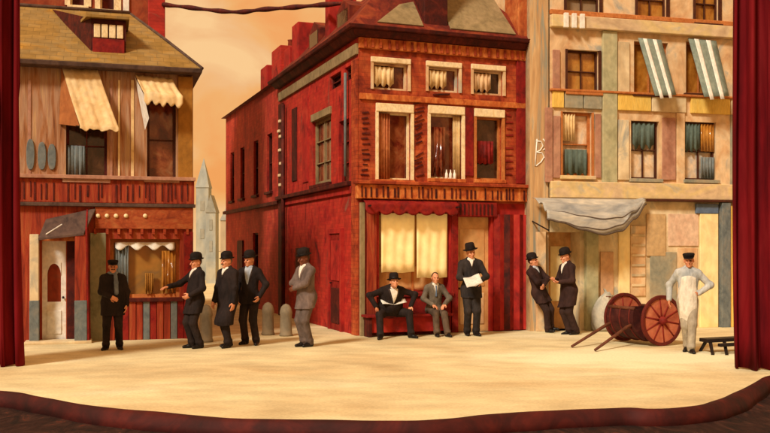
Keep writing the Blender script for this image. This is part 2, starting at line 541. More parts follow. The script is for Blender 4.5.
# bands
def band(F, parent, name, mat, x0, x1, y0, y1, d, bev=0.01, dd=-0.03):
    a, b, z0, z1 = F.rect(x0, y0, x1, y1)
    m = MB()
    F.box(m, a, b, z0, z1, dd, d)
    return m.build(name, mat, parent, bevel=bev)
mb = MB(); FL.box(mb, A0, a1 + 0.04, zb + 0.02, zb + 0.09, -0.03, 0.12); mb.build('ledge', mauve, bl, bevel=0.01)
z_b = zb - 0.42
mb = MB(); FL.box(mb, A0, a1 + 0.02, z_b, zb + 0.018, -0.03, 0.05); fr = mb.build('frieze', lred, bl, bevel=0.008)
rs = random.Random(3)
mb = MB()
s = A0 + .2
while s < a1 - 0.05:
    w = rs.uniform(0.015, 0.035)
    if rs.random() < 0.8:
        FL.box(mb, s, s + w, z_b + rs.uniform(0.02, 0.12), zb - rs.uniform(0.02, 0.1), 0.04, 0.062)
    s += w + rs.uniform(0.03, 0.11)
mb.build('frieze_groove', maroon, fr)
mb = MB(); FL.box(mb, A0, a1 + 0.04, z_b - 0.07, z_b - 0.004, -0.03, 0.10); mb.build('cornice', slate_d, bl, bevel=0.01)
a, b, z0, z1 = FL.rect(95, 207, 193, 229)
mb = MB(); FL.box(mb, a, b, z0, z_b - 0.074, -0.03, 0.06); fas = mb.build('fascia', lred2, bl, bevel=0.008)
for px in (98, 107, 116, 126, 145):
    k = MB()
    s = FL.S(px)
    k.lathe([(0.0, 0.0), (0.035, 0.004), (0.042, 0.02), (0.03, 0.038), (0.004, 0.045)], FL.P(s, FL.Z(216, s), 0.05), FL.n, 14)
    k.build('boss', cream, fas, smooth=True)
mb = MB()
s = FL.S(94)
while s < a1 - 0.1:
    mb = MB(); FL.box(mb, s, s + 0.05, z0 - 0.10, z0 - 0.003, -0.03, 0.08)
    mb.build('bracket', brick, fas)
    s += 0.21
# eave
mb = MB()
mb.hexa([FL.P(A0, EV - 0.02, 0.28), FL.P(a1 + 0.14, EV - 0.02, 0.28), FL.P(a1 + 0.14, EV - 0.02, -BD - .1), FL.P(A0, EV - 0.02, -BD - .1),
         FL.P(A0, EV + 0.07, 0.30), FL.P(a1 + 0.16, EV + 0.07, 0.30), FL.P(a1 + 0.16, EV + 0.07, -BD - .12), FL.P(A0, EV + 0.07, -BD - .12)])
mb.build('eave', slate_d, bl, bevel=0.015)
# hipped roof
zr = 6.72
e0, e1 = FL.P(A0, EV + 0.072, 0.29), FL.P(a1 + 0.15, EV + 0.072, 0.29)
e2, e3 = FL.P(a1 + 0.15, EV + 0.072, -BD - 0.1), FL.P(A0, EV + 0.072, -BD - 0.1)
r0, r1 = FL.P(A0, zr, -2.25), FL.P(a1 - 1.11, zr, -2.25)
mb = MB().add([e0, e1, e2, e3, r0, r1], [(0, 1, 5, 4), (1, 2, 5), (2, 3, 4, 5), (3, 0, 4), (3, 2, 1, 0)])
rf = mb.build('roof', ochre, bl)
mb = MB().tube([r0 + Vector((0, 0, .01)), r1 + Vector((0, 0, .01))], 0.05, 8)
mb.build('ridge_tile', slate_d, rf, smooth=True)
mb = MB().tube([r1, (r1 + e1) / 2 + Vector((0, 0, 0.02)), e1], 0.03, 8)
mb.build('hip_tile', slate_d, rf, smooth=True)
# dormer: front at d about -0.55, dark cheek splayed to stand for its shadow on the roof
dd = -0.22
dA, dB, dz0, dz1 = FL.rect(91, 21, 126, 56, dd)
def roof_z(d):                                            # height of the front slope at setback d
    return EV + 0.072 + (zr - EV - 0.072) * (0.29 - d) / (0.29 + 2.25)
mb = MB()
zt = dz1 + 0.03
fbl, fbr = FL.P(dA, roof_z(dd) - 0.05, dd), FL.P(dB, roof_z(dd) - 0.05, dd)
ftl, ftr = FL.P(dA, zt, dd), FL.P(dB, zt, dd)
apex = FL.P(FL.S(52, -2.1), zr - 0.06, -2.1)
mb.add([fbl, fbr, ftr, ftl, FL.P(dA, zt + 0.05, -2.1), FL.P(dB, zt + 0.05, -2.1), apex], [(0, 1, 2, 3), (1, 5, 2), (0, 3, 6), (3, 4, 6)])
dm = mb.build('dormer', maroon, bl)
mb = MB().hexa([FL.P(dA - .08, zt, dd + .12), FL.P(dB + .06, zt, dd + .12), FL.P(dB + .06, zt + .06, -2.2), FL.P(dA - .5, zt + .06, -2.2),
                FL.P(dA - .08, zt + .05, dd + .12), FL.P(dB + .06, zt + .05, dd + .12), FL.P(dB + .06, zt + .12, -2.2), FL.P(dA - .5, zt + .12, -2.2)])
mb.build('dormer_roof', ochre, dm)
zm = dz0 + (dz1 - dz0) * 0.48
mb = MB(); FL.box(mb, dA + .03, dB - .03, dz0 + 0.02, zm, dd - .02, dd + .03); mb.build('panel', dkred, dm, bevel=.006)
k = 4
for i in range(k):
    x0 = dA + 0.04 + (dB - dA - 0.08) * i / k
    x1 = dA + 0.04 + (dB - dA - 0.08) * (i + 1) / k
    mb = MB(); FL.box(mb, x0 + .012, x1 - .012, zm + .02, dz1 - 0.07, dd - .02, dd + .025 + 0.004 * (i % 2)); mb.build('light', cream, dm, bevel=.012)
# upper windows
w = window(FL, h_w1, bl, maroon, pane_dark, 2, 2, sill_m=mauve, curtain=[(0.02, .45, .0, .5, bluegrey, .05)])
w = window(FL, h_w2, bl, dkwood, pane_red, 1, 2, sill_m=mauve, label='narrow window with red lower curtain')
# ochre corner pilaster
band(FL, bl, 'pilaster', ochre_wall, 178, 192.5, 77, 178, 0.05)
for px0, px1 in ((28, 31), (110, 112.5), (118, 120), (131, 134)):
    band(FL, bl, 'plaster_strip', canvas_c if px0 > 115 else mauve, px0, px1, 80, 178, 0.015, 0.004)
# three rounded dark dabs on the wall: arched plaques
for px, top in ((30.5, 139), (42, 142), (52, 144)):
    a, b, z0, z1 = FL.rect(px - 4.2, top, px + 4.2, 170)
    m = MB()
    n_ = 18
    pts = []
    cx, hw, hh = (a + b) / 2, (b - a) / 2, (z1 - z0) / 2
    for i in range(n_):
        t = 2 * math.pi * i / n_
        pts.append(FL.P(cx + hw * math.copysign(abs(math.cos(t)) ** .7, math.cos(t)), z0 + hh + hh * math.sin(t), 0.035))
    m.prism(pts, -FL.n * 0.05)
    m.build('oval_plaque', bluegrey, bl, bevel=.01)
# awnings: cloth that sags between its rails, with a loose hem
def slack(F, name, mat, tl, tr_, bl_, br_, parent, sag=.05, hem=0.0, scal=5, nu=24, nv=10, thick=.012, seed=1):
    rr = random.Random(seed)
    ph = rr.uniform(0, 6)
    rows = []
    def pt(u, v):
        a = [tl[i] + (tr_[i] - tl[i]) * u for i in range(3)]
        b = [bl_[i] + (br_[i] - bl_[i]) * u for i in range(3)]
        return [a[i] + (b[i] - a[i]) * v for i in range(3)]
    for j in range(nv + 1):
        r = []
        for i in range(nu + 1):
            u, v = i / nu, j / nv
            px, py, d = pt(u, v)
            s_ = F.S(px, d)
            p = F.P(s_, F.Z(py, s_, d), d)
            k = -sag * math.sin(math.pi * v) * (.6 + .4 * math.sin(math.pi * u)) + .014 * math.sin(u * 15 + v * 3 + ph) * v + .008 * math.sin(u * 33 + ph)
            r.append(p + F.n * k * .6 + Vector((0, 0, k)))
        rows.append(r)
    if hem:
        base = rows[-1]
        for q in (.25, .5, .75, 1.0):
            rows.append([p + Vector((0, 0, -hem * q * (.62 + .38 * abs(math.sin(i / nu * math.pi * scal))))) + F.n * (.006 * math.sin(i * .9) * q) for i, p in enumerate(base)])
    return sheet(name, mat, rows, -thick, parent), rows
def rail(F, pts, parent, r=.012):
    q = []
    for px, py, d in pts:
        s_ = F.S(px, d); q.append(F.P(s_, F.Z(py, s_, d), d))
    return MB().tube(q, r, 6).build('awning_rail', iron, parent)
aw, _ = slack(FL, 'awning', canvas_c, (62, 67, .05), (97, 68, .05), (80, 126, .44), (119, 128, .44), bl, hem=.07, scal=4, seed=2)
aw['label'] = 'steep cream awning with brown side'
rail(FL, [(62, 122, .02), (80, 126.5, .43)], aw)
m = MB(); FL.poly(m, [(61.5, 68, .035), (59, 124, .035), (79.7, 126.5, .425)], 0.01); m.build('side_flap', canvas_b, aw)
aw, _ = slack(FL, 'awning', canvas_c, (135, 75, .05), (172, 79, .05), (144, 93, .42), (183, 97, .42), bl, hem=.21, scal=5, sag=.03, seed=3)
aw['label'] = 'short cream awning with a deep scalloped hem'
m = MB(); FL.poly(m, [(134.6, 76, .03), (145, 130, .05), (149, 118, .40), (143.6, 94, .41)], 0.01); m.build('side_flap', white, aw)
# shop window
w = window(FL, h_shop, bl, orangewood, brush('shop_glass', [(92, 78, 60), (150, 104, 44), (172, 112, 46), (104, 104, 98)], rough=.25, bump=.05, size=.9, scale=(1, 1, 1), spec=.5), 1, 1, deep=.22, fw=.07, sill_m=maroon, curtain=[(.07, .26, .05, .92, bluegrey, .0), (.74, .94, .05, .80, amber, .12), (.5, .62, .05, .42, ochre_wall, .08)])
m = MB()
zt_ = h_shop[3]
N = 24
rows = []
for j in range(5):
    rows.append([FL.P(h_shop[0] + .1 + (h_shop[1] - h_shop[0] - .2) * i / N, zt_ - .06 - (.11 + .05 * math.sin(i * .9)) * j / 4, -.10 + .03 * math.sin(i * .9) + .02 * j / 4) for i in range(N + 1)])
sheet('blind', white, rows, -.01, w)
# boarded base of the shop window
a, b, z0, z1 = FL.rect(108, 301, 184, 338)
n_ = 11
for i in range(n_):
    x0, x1 = a + (b - a) * i / n_, a + (b - a) * (i + 1) / n_
    m = MB(); FL.box(m, x0 + .006, x1 - .006, 0.0, z1, -.02, .035 + .012 * (i % 2))
    m.build('base_board', [lred, bluegrey, dkred, lred][i % 4], bl, bevel=.006)
band(FL, bl, 'corner_post', dkred, 184, 193, 232, 345, .06)
band(FL, bl, 'pilaster', greygreen, 90, 106, 233, 346, .06)
# recessed white door
a0_, a1_, z0_, z1_ = h_door
m = MB(); FL.wall(m, a0_, a1_, 0.0, z1_, [(a0_ + .09, a1_ - .09, .74, z1_ - .42)], deep=.05, d=-.05)
dr = m.build('door', white, bl); dr['label'] = 'white door with arched red-brown glass'
m = MB(); cx, hw = (a0_ + a1_) / 2, (a1_ - a0_) / 2 - .09
pts = [FL.P(cx - hw, .74, -.085), FL.P(cx + hw, .74, -.085)] + [FL.P(cx + hw * math.cos(t), z1_ - .64 + .22 * math.sin(t), -.085) for t in [math.pi * i / 14 for i in range(15)]]
m.prism(pts, -FL.n * .02); m.build('pane', brush('door_glass', [(108, 36, 18), (138, 52, 26), (120, 62, 40)], rough=.3, size=1.5, bump=.05), dr)
m = MB()
arch = [(cx + hw * math.cos(t), z1_ - .64 + .22 * math.sin(t)) for t in [math.pi * i / 14 for i in range(15)]]
for (x0, zz0), (x1, zz1) in zip(arch, arch[1:]):
    m.hexa([FL.P(x0, zz0, -.07), FL.P(x1, zz1, -.07), FL.P(x1, z1_ - .40, -.07), FL.P(x0, z1_ - .40, -.07), FL.P(x0, zz0, -.04), FL.P(x1, zz1, -.04), FL.P(x1, z1_ - .40, -.04), FL.P(x0, z1_ - .40, -.04)])
m.build('arch_head', white, dr)
m = MB(); FL.box(m, a0_ + .08, a1_ - .08, .14, .58, -.06, -.034); m.build('lower_panel', white, dr, bevel=.012)
m = MB().lathe([(.0, 0), (.012, .0), (.012, .03), (.024, .04), (.022, .055), (.0, .06)], FL.P(a1_ - .05, .82, -.055), FL.n, 12); m.build('handle', iron, dr, smooth=True)
# porch
def porch_side(x0, x1, dfront):
    s0, s1 = FL.S(x0), FL.S(x1)
    m = MB(); FL.box(m, s0, s1, .0, z1_ + .12, -.02, dfront)
    p = m.build('porch_post', tan if x0 < 40 else lred, bl, bevel=.01)
    m = MB(); FL.box(m, s0 - .006, s1 + .006, .04, .78, .03, dfront + .012); m.build('post_base', bluegrey, p, bevel=.01)
porch_side(30.5, 39.5, .22)
porch_side(75.5, 87, .40)
m = MB(); FL.box(m, FL.S(40), FL.S(75), z1_ + .0, z1_ + .12, -.02, .10); m.build('porch_lintel', brick_light, bl, bevel=.01)
m = MB(); FL.box(m, FL.S(67), FL.S(75), .0, z1_ - .005, -.02, .05); m.build('porch_panel', maroon, bl)
q = [FL.P(FL.S(38, .34), FL.Z(238, FL.S(38, .34), .34), .34), FL.P(FL.S(84, .42), FL.Z(233, FL.S(84, .42), .42), .42), FL.P(FL.S(96), FL.Z(208, FL.S(96)), .05), FL.P(FL.S(46), FL.Z(219, FL.S(46)), .05)]
m = MB().prism(q, Vector((0, 0, -.045))); hood = m.build('porch_hood', slate_d, bl, bevel=.008)
m = MB().tube([FL.P(FL.S(46, .33), FL.Z(235.5, FL.S(46, .33), .33) + .02, .33), FL.P(FL.S(62, .2), FL.Z(225.5, FL.S(62, .2), .2) + .02, .2)], .012, 6); m.build('hood_highlight', white, hood)  # short white stroke laid on the hood as a painted highlight
q = [FL.P(FL.S(88, .06), FL.Z(209, FL.S(90)), .05), FL.P(FL.S(91, .06), 0, .05), FL.P(FL.S(89, .4), 0, .4), FL.P(FL.S(87, .4), FL.Z(229, FL.S(87, .4), .4), .4)]
m = MB().prism(q, -FL.u * .03); m.build('porch_cheek', dkred, bl)
m = MB(); FL.box(m, FL.S(26), FL.S(92), 0, .05, .0, .45); m.build('doorstep', tan, bl, bevel=.01)

# ------------------------------------------------------------------ red house behind the shop
FB = Face(-5.45 - .957 * 3.75, 23.0 - .289 * 3.75, .957, .289, .289, -.957)
hb = thing('red_rear_house', 'tall dark red house rising behind the ochre roof of the brown shop', 'building', (-7.3, 23, 0))
b_r = FB.S(165)
holes = [FB.rect(100, -14, 116, 10), FB.rect(70, -14, 86, 6)]
m = MB(); FB.wall(m, 0, b_r, 0, 9.0, holes)
for (s0, d0, s1, d1) in ((b_r, 0, b_r, -4), (b_r, -4, 0, -4), (0, -4, 0, 0)):
    m.add([FB.P(s0, 0, d0), FB.P(s1, 0, d1), FB.P(s1, 9, d1), FB.P(s0, 9, d0)], [(0, 1, 2, 3)])
m.build('wall', brush('rear_red_wall', [(104, 36, 18), (140, 58, 28), (156, 84, 46)], size=1.2), hb)
for h in holes:
    window(FB, h, hb, cream, maroon, 1, 1, surround=.12, sill_m=cream)
m = MB(); FB.box(m, FB.S(123), FB.S(129), 6.2, 8.9, -.02, .05); m.build('pilaster', white, hb)
m = MB(); FB.box(m, FB.S(148), b_r, 5.0, 8.95, -.02, .07); m.build('chimney_breast', crimson, hb, bevel=.02)
m = MB(); m.add([FB.P(-.1, 9, .1), FB.P(b_r + .1, 9, .1), FB.P(b_r + .1, 9, -4.1), FB.P(-.1, 9, -4.1), FB.P(-.1, 10, -2), FB.P(b_r + .1, 10, -2)], [(0, 1, 5, 4), (1, 2, 5), (2, 3, 4, 5), (3, 0, 4), (3, 2, 1, 0)])
m.build('roof', roof_red, hb)

# ------------------------------------------------------------------ red corner building
C = (-0.53, 18.4)
FF = Face(*C, 0.936, 0.351, 0.351, -0.936)
FG = Face(*C, -0.351, 0.936, -0.936, -0.351)
bc = thing('corner_building', 'tall red brick corner building with cream window heads and scalloped shop awning', 'building', (1.2, 19.2, 0))
WF, WG = 3.81, 6.32
EC = 5.92
attic = [FF.rect(373, 63, 408, 90), FF.rect(428, 67, 459, 92), FF.rect(473, 70, 503, 95)]
mains = [FF.rect(378, 112, 411, 180), FF.rect(430, 114, 462, 179), FF.rect(476, 117, 502, 180)]
h_win = FF.rect(379, 212, 450, 293)
h_dr = FF.rect(458, 217, 491, 331)
h_dr = (h_dr[0], h_dr[1], 0.0, h_dr[3])
ZS = FF.Z(202, FF.S(420))
m = MB(); FF.wall(m, 0, WF, ZS, EC, attic + mains)
m.add([FF.P(WF, 0, 0), FF.P(WF, 0, -WG), FF.P(WF, EC, -WG), FF.P(WF, EC, 0)], [(0, 1, 2, 3)])
m.add([FF.P(WF, 0, -WG), FF.P(0, 0, -WG), FF.P(0, EC, -WG), FF.P(WF, EC, -WG)], [(0, 1, 2, 3)])
m.build('front_wall', brick, bc)
m = MB(); FF.wall(m, 0, WF, 0, ZS, [h_win, h_dr], deep=.3)
m.build('shop_front', crimson_low, bc)
sq = [FG.rect(330, 74, 341, 88), FG.rect(345, 66, 353, 80)]
arw = FG.rect(313, 118, 331, 184)
slot = FG.rect(339, 120, 349, 184)
hg = sq + [arw, slot]
m = MB(); FG.wall(m, 0, WG, 0, EC, hg, deep=.14)
m.build('side_wall', crimson, bc)
for h in sq:
    window(FG, h, bc, maroon, pane_dark, 1, 2, deep=.12, fw=.04)
window(FG, arw, bc, greytan, pane_red, 2, 3, deep=.12, fw=.08, lintel_m=greytan, lintel=.16, sill_m=maroon)
window(FG, slot, bc, dkred, pane_dark, 1, 3, deep=.12, fw=.05, sill_m=maroon)
# side wall trims
m = MB(); FG.box(m, 0.0, WG, EC - .34, EC - .12, -.02, .05); m.build('side_frieze', greytan, bc, bevel=.01)
m = MB(); FG.box(m, 0.35, WG, 3.0, 3.09, -.02, .14); m.build('side_ledge', maroon, bc, bevel=.012)
m = MB(); FG.box(m, 0.35, WG, 2.84, 2.995, -.02, .05); m.build('side_band', crimson_low, bc, bevel=.01)
for t0, t1, z0, z1, mt in ((.0, .3, .0, 5.5, brick), (5.9, WG, 0, 5.5, maroon)):
    m = MB(); FG.box(m, t0, t1, z0, z1, -.02, .05); m.build('side_pilaster', mt, bc, bevel=.01)
m = MB().tube([FG.P(.55, 3.2, .09), FG.P(.55, 5.3, .09)], .03, 8); m.build('drain_pipe', bluegrey, bc, smooth=True)
m = MB().tube([FG.P(5.6, .2, .1), FG.P(5.6, 5.4, .1)], .05, 8); m.build('drain_pipe', maroon, bc, smooth=True)
for z, dt in ((3.35, 0), (3.6, .05), (3.9, -.04), (4.25, .03), (4.6, -.02), (4.75, .1), (5.0, .02)):      # pale flecks by the pipe
    m = MB(); FG.box(m, 5.98 + dt, 6.10 + dt * 1.4, z, z + .07, .04, .10); m.build('pale_fleck', cream, bc, bevel=.01)
# lower side wall: door, boarded patch
m = MB(); FG.box(m, 1.0, 1.75, 0, 2.05, -.02, .04); sd = m.build('side_door', dkred, bc, bevel=.01)
m = MB(); FG.box(m, 1.1, 1.65, .15, .9, .03, .06); m.build('door_panel', maroon, sd, bevel=.01)
m = MB(); FG.box(m, 1.1, 1.65, 1.05, 1.9, .03, .06); m.build('door_panel', crimson_low, sd, bevel=.01)
m = MB(); FG.box(m, .9, 1.0, 0, 2.15, -.02, .07); FG.box(m, 1.75, 1.85, 0, 2.15, -.02, .07); FG.box(m, 1.0, 1.75, 2.05, 2.15, -.02, .07); m.build('door_frame', crimson_low, sd)
m = MB().lathe([(.0, 0), (.012, .0), (.012, .03), (.025, .04), (.0, .06)], FG.P(1.62, 1.0, .04), FG.n, 12); m.build('handle', iron, sd, smooth=True)
rb = random.Random(11)
m = MB()
FG.box(m, 3.5, 4.7, .95, 1.75, -.02, .02)
m.build('brick_patch', brush('patched_bricks', [(60, 26, 18), (96, 40, 26)], size=2, bricks=(-.351, .936), mortar=1.6), bc, bevel=.01)
for t0, z0, z1 in ((3.6, 3.3, 5.3), (4.6, 3.4, 5.2)):
    m = MB(); FG.box(m, t0, t0 + .45, z0, z1, -.02, .025); m.build('blind_panel', maroon if t0 != 3.6 else crimson_low, bc, bevel=.01)
# cornice around the eaves
def ring(z0, z1, o0, o1, name, mat, parent):
    m = MB()
    def pt(a, d, o, z):
        sa = -o if a == 0 else WF + o
        sd_ = o if d == 0 else -WG - o
        return FF.P(sa, z, sd_)
    m.hexa([pt(0, 0, o0, z0), pt(1, 0, o0, z0), pt(1, 1, o0, z0), pt(0, 1, o0, z0), pt(0, 0, o1, z1), pt(1, 0, o1, z1), pt(1, 1, o1, z1), pt(0, 1, o1, z1)])
    return m.build(name, mat, parent, bevel=.012)
ring(EC, EC + .12, .10, .20, 'cornice', maroon, bc)
ring(EC + .122, EC + .2, .26, .28, 'cornice', maroon, bc)
m = MB(); FF.box(m, 0, WF, EC - .22, EC - .005, -.02, .06); fr = m.build('frieze', brick_light, bc, bevel=.01)
m = MB()
s = .1
while s < WF - .1:
    FF.box(m, s, s + .05, EC - .2, EC - .03, .05, .085)
    s += rb.uniform(.12, .2)
m.build('frieze_groove', brick, fr)
# mansard roof
zr0, zr1, ins = EC + .2, EC + 1.28, .95
def rp_(a, d, o, z):
    return FF.P(a, z, d)
lo = [FF.P(-.2, zr0, .2), FF.P(WF + .2, zr0, .2), FF.P(WF + .2, zr0, -WG - .1), FF.P(-.2, zr0, -WG - .1)]
hi = [FF.P(ins - .2, zr1, -ins + .2), FF.P(WF - .6, zr1, -ins + .2), FF.P(WF - .6, zr1, -WG + .5), FF.P(ins - .2, zr1, -WG + .5)]
m = MB().add(lo + hi, [(0, 1, 5, 4), (1, 2, 6, 5), (2, 3, 7, 6), (3, 0, 4, 7), (4, 5, 6, 7), (3, 2, 1, 0)])
rf = m.build('roof', roof_red, bc)
def slope(a, t):                                          # point on the front slope, t from eave to top
    p = FF.P(a, zr0, .2) * (1 - t) + FF.P(a, zr1, -ins + .2) * t
    return p
for x0, x1, t0, t1, t0b in ((.3, 1.35, .06, .66, .06), (1.95, 3.45, .08, .95, .08)):
    if x0 < 1:
        q = [slope(x0 + .05, .08), slope(x1, .08), slope(x1, .66), slope(x1 - .35, .56)]
    else:
        q = [slope(x0, t0), slope(x1, t0), slope(x1 - .1, t1), slope(x0, t1)]
    nn = (q[1] - q[0]).cross(q[2] - q[0]).normalized()
    m = MB().prism([p + nn * .03 for p in q], -nn * .05)
    m.build('slate_panel', greytan, rf, bevel=.01)
m = MB(); FF.box(m, 1.40, 1.92, zr0 - .05, zr1 + .9, -.7, .05); ch = m.build('chimney', maroon, rf, bevel=.015)
m = MB(); FF.box(m, 1.36, 1.96, zr1 + .9, zr1 + 1.0, -.74, .09); m.build('cap', brick, ch)
m = MB(); FF.box(m, 3.52, 3.92, zr0 - .05, zr1 + .5, -.5, .12); ch = m.build('chimney', brush('end_stack', [(120, 40, 20), (170, 84, 40), (196, 120, 64)], size=1.5), rf, bevel=.015)
# dormers and stacks on the side slope, dark against the sky
def gpt(t, z, d):
    return FG.P(t, z, d)
def side_dormer(t0, t1, zt, d0=-.15):
    m = MB()
    tm = (t0 + t1) / 2
    z0 = zr0 - .02
    zc = zt - .22
    pts = [gpt(t0, z0, d0), gpt(t1, z0, d0), gpt(t1, zc, d0), gpt(tm, zt, d0), gpt(t0, zc, d0)]
    m.prism(pts, -FG.n * 1.2)
    o = m.build('dormer', roof_red, rf)
    m = MB()
    FG.box(m, t0 + .12, t1 - .12, z0 + .12, zc - .03, d0 - .05, d0 + .015); m.build('pane', pane_dark, o)
side_dormer(1.0, 1.9, zr0 + .92)
side_dormer(3.2, 4.1, zr0 + .95)
for t0, t1, zt in ((2.3, 2.6, 1.55), (4.9, 5.5, 1.25), (5.75, 6.3, .8)):
    m = MB(); FG.box(m, t0, t1, zr0 - .05, zr0 + zt, -.75, -.1); m.build('chimney', crimson_low, rf, bevel=.02)
# belts on the front
m = MB(); z0 = FF.Z(100, 1.2); z1 = FF.Z(93, 1.2)
FF.box(m, .02, WF - .02, z0 - .05, z0 + .07, -.02, .05); m.build('belt_course', brick_light, bc, bevel=.008)
z0, z1 = FF.Z(200, 1.4), FF.Z(186, 1.4)
m = MB(); FF.box(m, -.06, WF + .02, z0, z1, -.02, .13); bb = m.build('shop_cornice', brick_light, bc, bevel=.012)
m = MB(); FF.box(m, -.1, WF + .06, z1 + .003, z1 + .07, -.02, .2); m.build('ledge', brick, bb, bevel=.012)
m = MB()
s = .02
while s < WF - .08:
    if rb.random() < .8:
        FF.box(m, s, s + rb.uniform(.02, .04), z0 + .03, z1 - rb.uniform(.02, .08), .12, .146)
    s += rb.uniform(.07, .16)
m.build('groove', maroon, bb)
# brick quoins: short dark bars on piers
def bars(x0, x1, y0, y1, step, mat, d=.02, skew=0):
    m = MB()
    y = y0
    while y < y1:
        if rb.random() < .88:
            xa = x0 + rb.uniform(0, (x1 - x0) * .3)
            xb = x1 - rb.uniform(0, (x1 - x0) * .3)
            a, b = FF.S(xa), FF.S(xb)
            za, zb_ = FF.Z(y + rb.uniform(-1, 1), a), FF.Z(y + skew * rb.uniform(.3, 1), b)
            h = rb.uniform(.018, .034)
            m.hexa([FF.P(a, za, d), FF.P(b, zb_, d), FF.P(b, zb_, -.02), FF.P(a, za, -.02), FF.P(a, za + h, d), FF.P(b, zb_ + h, d), FF.P(b, zb_ + h, -.02), FF.P(a, za + h, -.02)])
        y += step
    m.build('quoin_brick', mat, bc)
bars(360, 370, 108, 182, 5.2, maroon)
bars(413, 424, 106, 180, 4.2, maroon, .022, -4)
bars(504, 513, 110, 180, 6.5, dkred)
bars(432, 450, 95, 99, 4, maroon, .06)
band(FF, bc, 'pier_panel', dkred, 464.5, 473, 108, 176, .03, .008)
band(FF, bc, 'pier_panel', dkred, 516, 526, 60, 184, .05, .008)
# windows
for i, h in enumerate(attic):
    w = window(FF, h, bc, tan_or, [pane_red, pane_red, pane_dark][i], 2, 1, deep=.14, fw=.05, lintel_m=cream, lintel=.10, surround=.05, curtain=[(.05, .6, .1, .85, canvas_c if i < 2 else tan_or, .08)])
for i, h in enumerate(mains):
    window(FF, h, bc, cream if i != 2 else orangewood, [pane_red, pane_red, pane_dark][i], 1, 1, deep=.16, fw=.045, lintel_m=cream, lintel=.16, surround=.055, sill_m=brick_light,
           curtain=[[(.04, .38, .02, .98, brush('orange_drape', [(150, 70, 34), (186, 116, 66)], size=2), .0)], [(.03, .5, .02, .8, pane_red, .25), (.75, .97, .02, .98, canvas_c, 0)], [(.1, .7, .25, .62, dkred, .03)]][i])
# shop window with cream blinds, a faint glow added to the cloth to brighten them
blind_glow = lit(brush('brightened_blind', [(232, 200, 134), (244, 222, 164), (238, 208, 142)], size=1.0, scale=(1.4, 1.4, 0.9), bump=0.15), (255, 196, 104), .10)
w = window(FF, h_win, bc, dkred, brush('shop_interior', [(170, 116, 66), (206, 160, 98)], size=.8, rough=.3), 1, 1, deep=.26, fw=.06, sill_m=dkred)
a0, a1_, z0, z1 = h_win
am = a0 + (a1_ - a0) * .52
for s0, s1, zb_ in ((a0 + .06, am - .03, z0 + .42), (am + .02, a1_ - .05, z0 + .30)):
    rows = []
    N = 16
    for j in range(7):
        rows.append([FF.P(s0 + (s1 - s0) * i / N, z1 - .03 - (z1 - .03 - zb_ - .012 * math.sin(i * .5)) * j / 6, -.045 + .012 * math.sin(i * 1.3 + j * .3)) for i in range(N + 1)])
    sheet('blind', blind_glow, rows, -.01, w)
m = MB(); FF.box(m, am - .025, am + .015, z0, z1, -.25, -.19); m.build('mullion', orangewood, w)
rows = []
for j in range(6):
    rows.append([FF.P(a0 + .05 + (a1_ - a0 - .1) * i / 20, z0 + .04 + .5 * j / 5, -.21 + .01 * math.sin(i * 1.1)) for i in range(21)])
sheet('half_curtain', doortan, rows, .008, w)
# splayed red jamb between window and door
m = MB(); FF.box(m, FF.S(451), FF.S(457.5), 0, h_win[3] + .02, -.02, .05); m.build('jamb_post', dkred, bc, bevel=.01)
m = MB(); FF.box(m, .02, FF.S(364), 0, ZS - .03, -.02, .07); m.build('corner_post', greytan, bc, bevel=.01)
m = MB(); FF.box(m, FF.S(366), FF.S(376), 0, ZS - .03, -.02, .05); m.build('corner_post', lred, bc, bevel=.01)
m = MB(); FF.box(m, FF.S(379), FF.S(450), .0, h_win[2] - .08, -.02, .04); m.build('stall_riser', dkred, bc, bevel=.01)
# tan doorway leaf
m = MB(); FF.box(m, h_dr[0], h_dr[1], 0, h_dr[3], -.18, -.13); dr = m.build('door', doortan, bc); dr['label'] = 'tall tan shop door'
m = MB(); FF.box(m, h_dr[0] + .1, h_dr[1] - .1, .95, h_dr[3] - .25, -.14, -.115); m.build('pane', brush('tan_glass', [(186, 128, 76), (214, 170, 112)], size=.8, rough=.3), dr)
m = MB(); FF.box(m, h_dr[0] + .1, h_dr[1] - .1, .15, .8, -.14, -.115); m.build('door_panel', tan_or, dr, bevel=.01)
m = MB().lathe([(.0, 0), (.012, .0), (.012, .03), (.025, .04), (.0, .06)], FF.P(h_dr[0] + .07, .9, -.13), FF.n, 12); m.build('handle', iron, dr, smooth=True)
# red folded shutters at the right end
s0, s1 = FF.S(493), FF.S(527)
n_ = 7
for i in range(n_):
    x0, x1 = s0 + (s1 - s0) * i / n_, s0 + (s1 - s0) * (i + 1) / n_
    m = MB()
    k = .05 if i % 2 else .0
    m.prism([FF.P(x0, .02, -.0), FF.P(x0, .02, .05 + k), FF.P(x1, .02, .10 - k), FF.P(x1, .02, 0)], Vector((0, 0, ZS - .25)))
    m.build('shutter_leaf', [dkred, crimson_low, maroon, dkred, crimson_low][i % 5], bc)
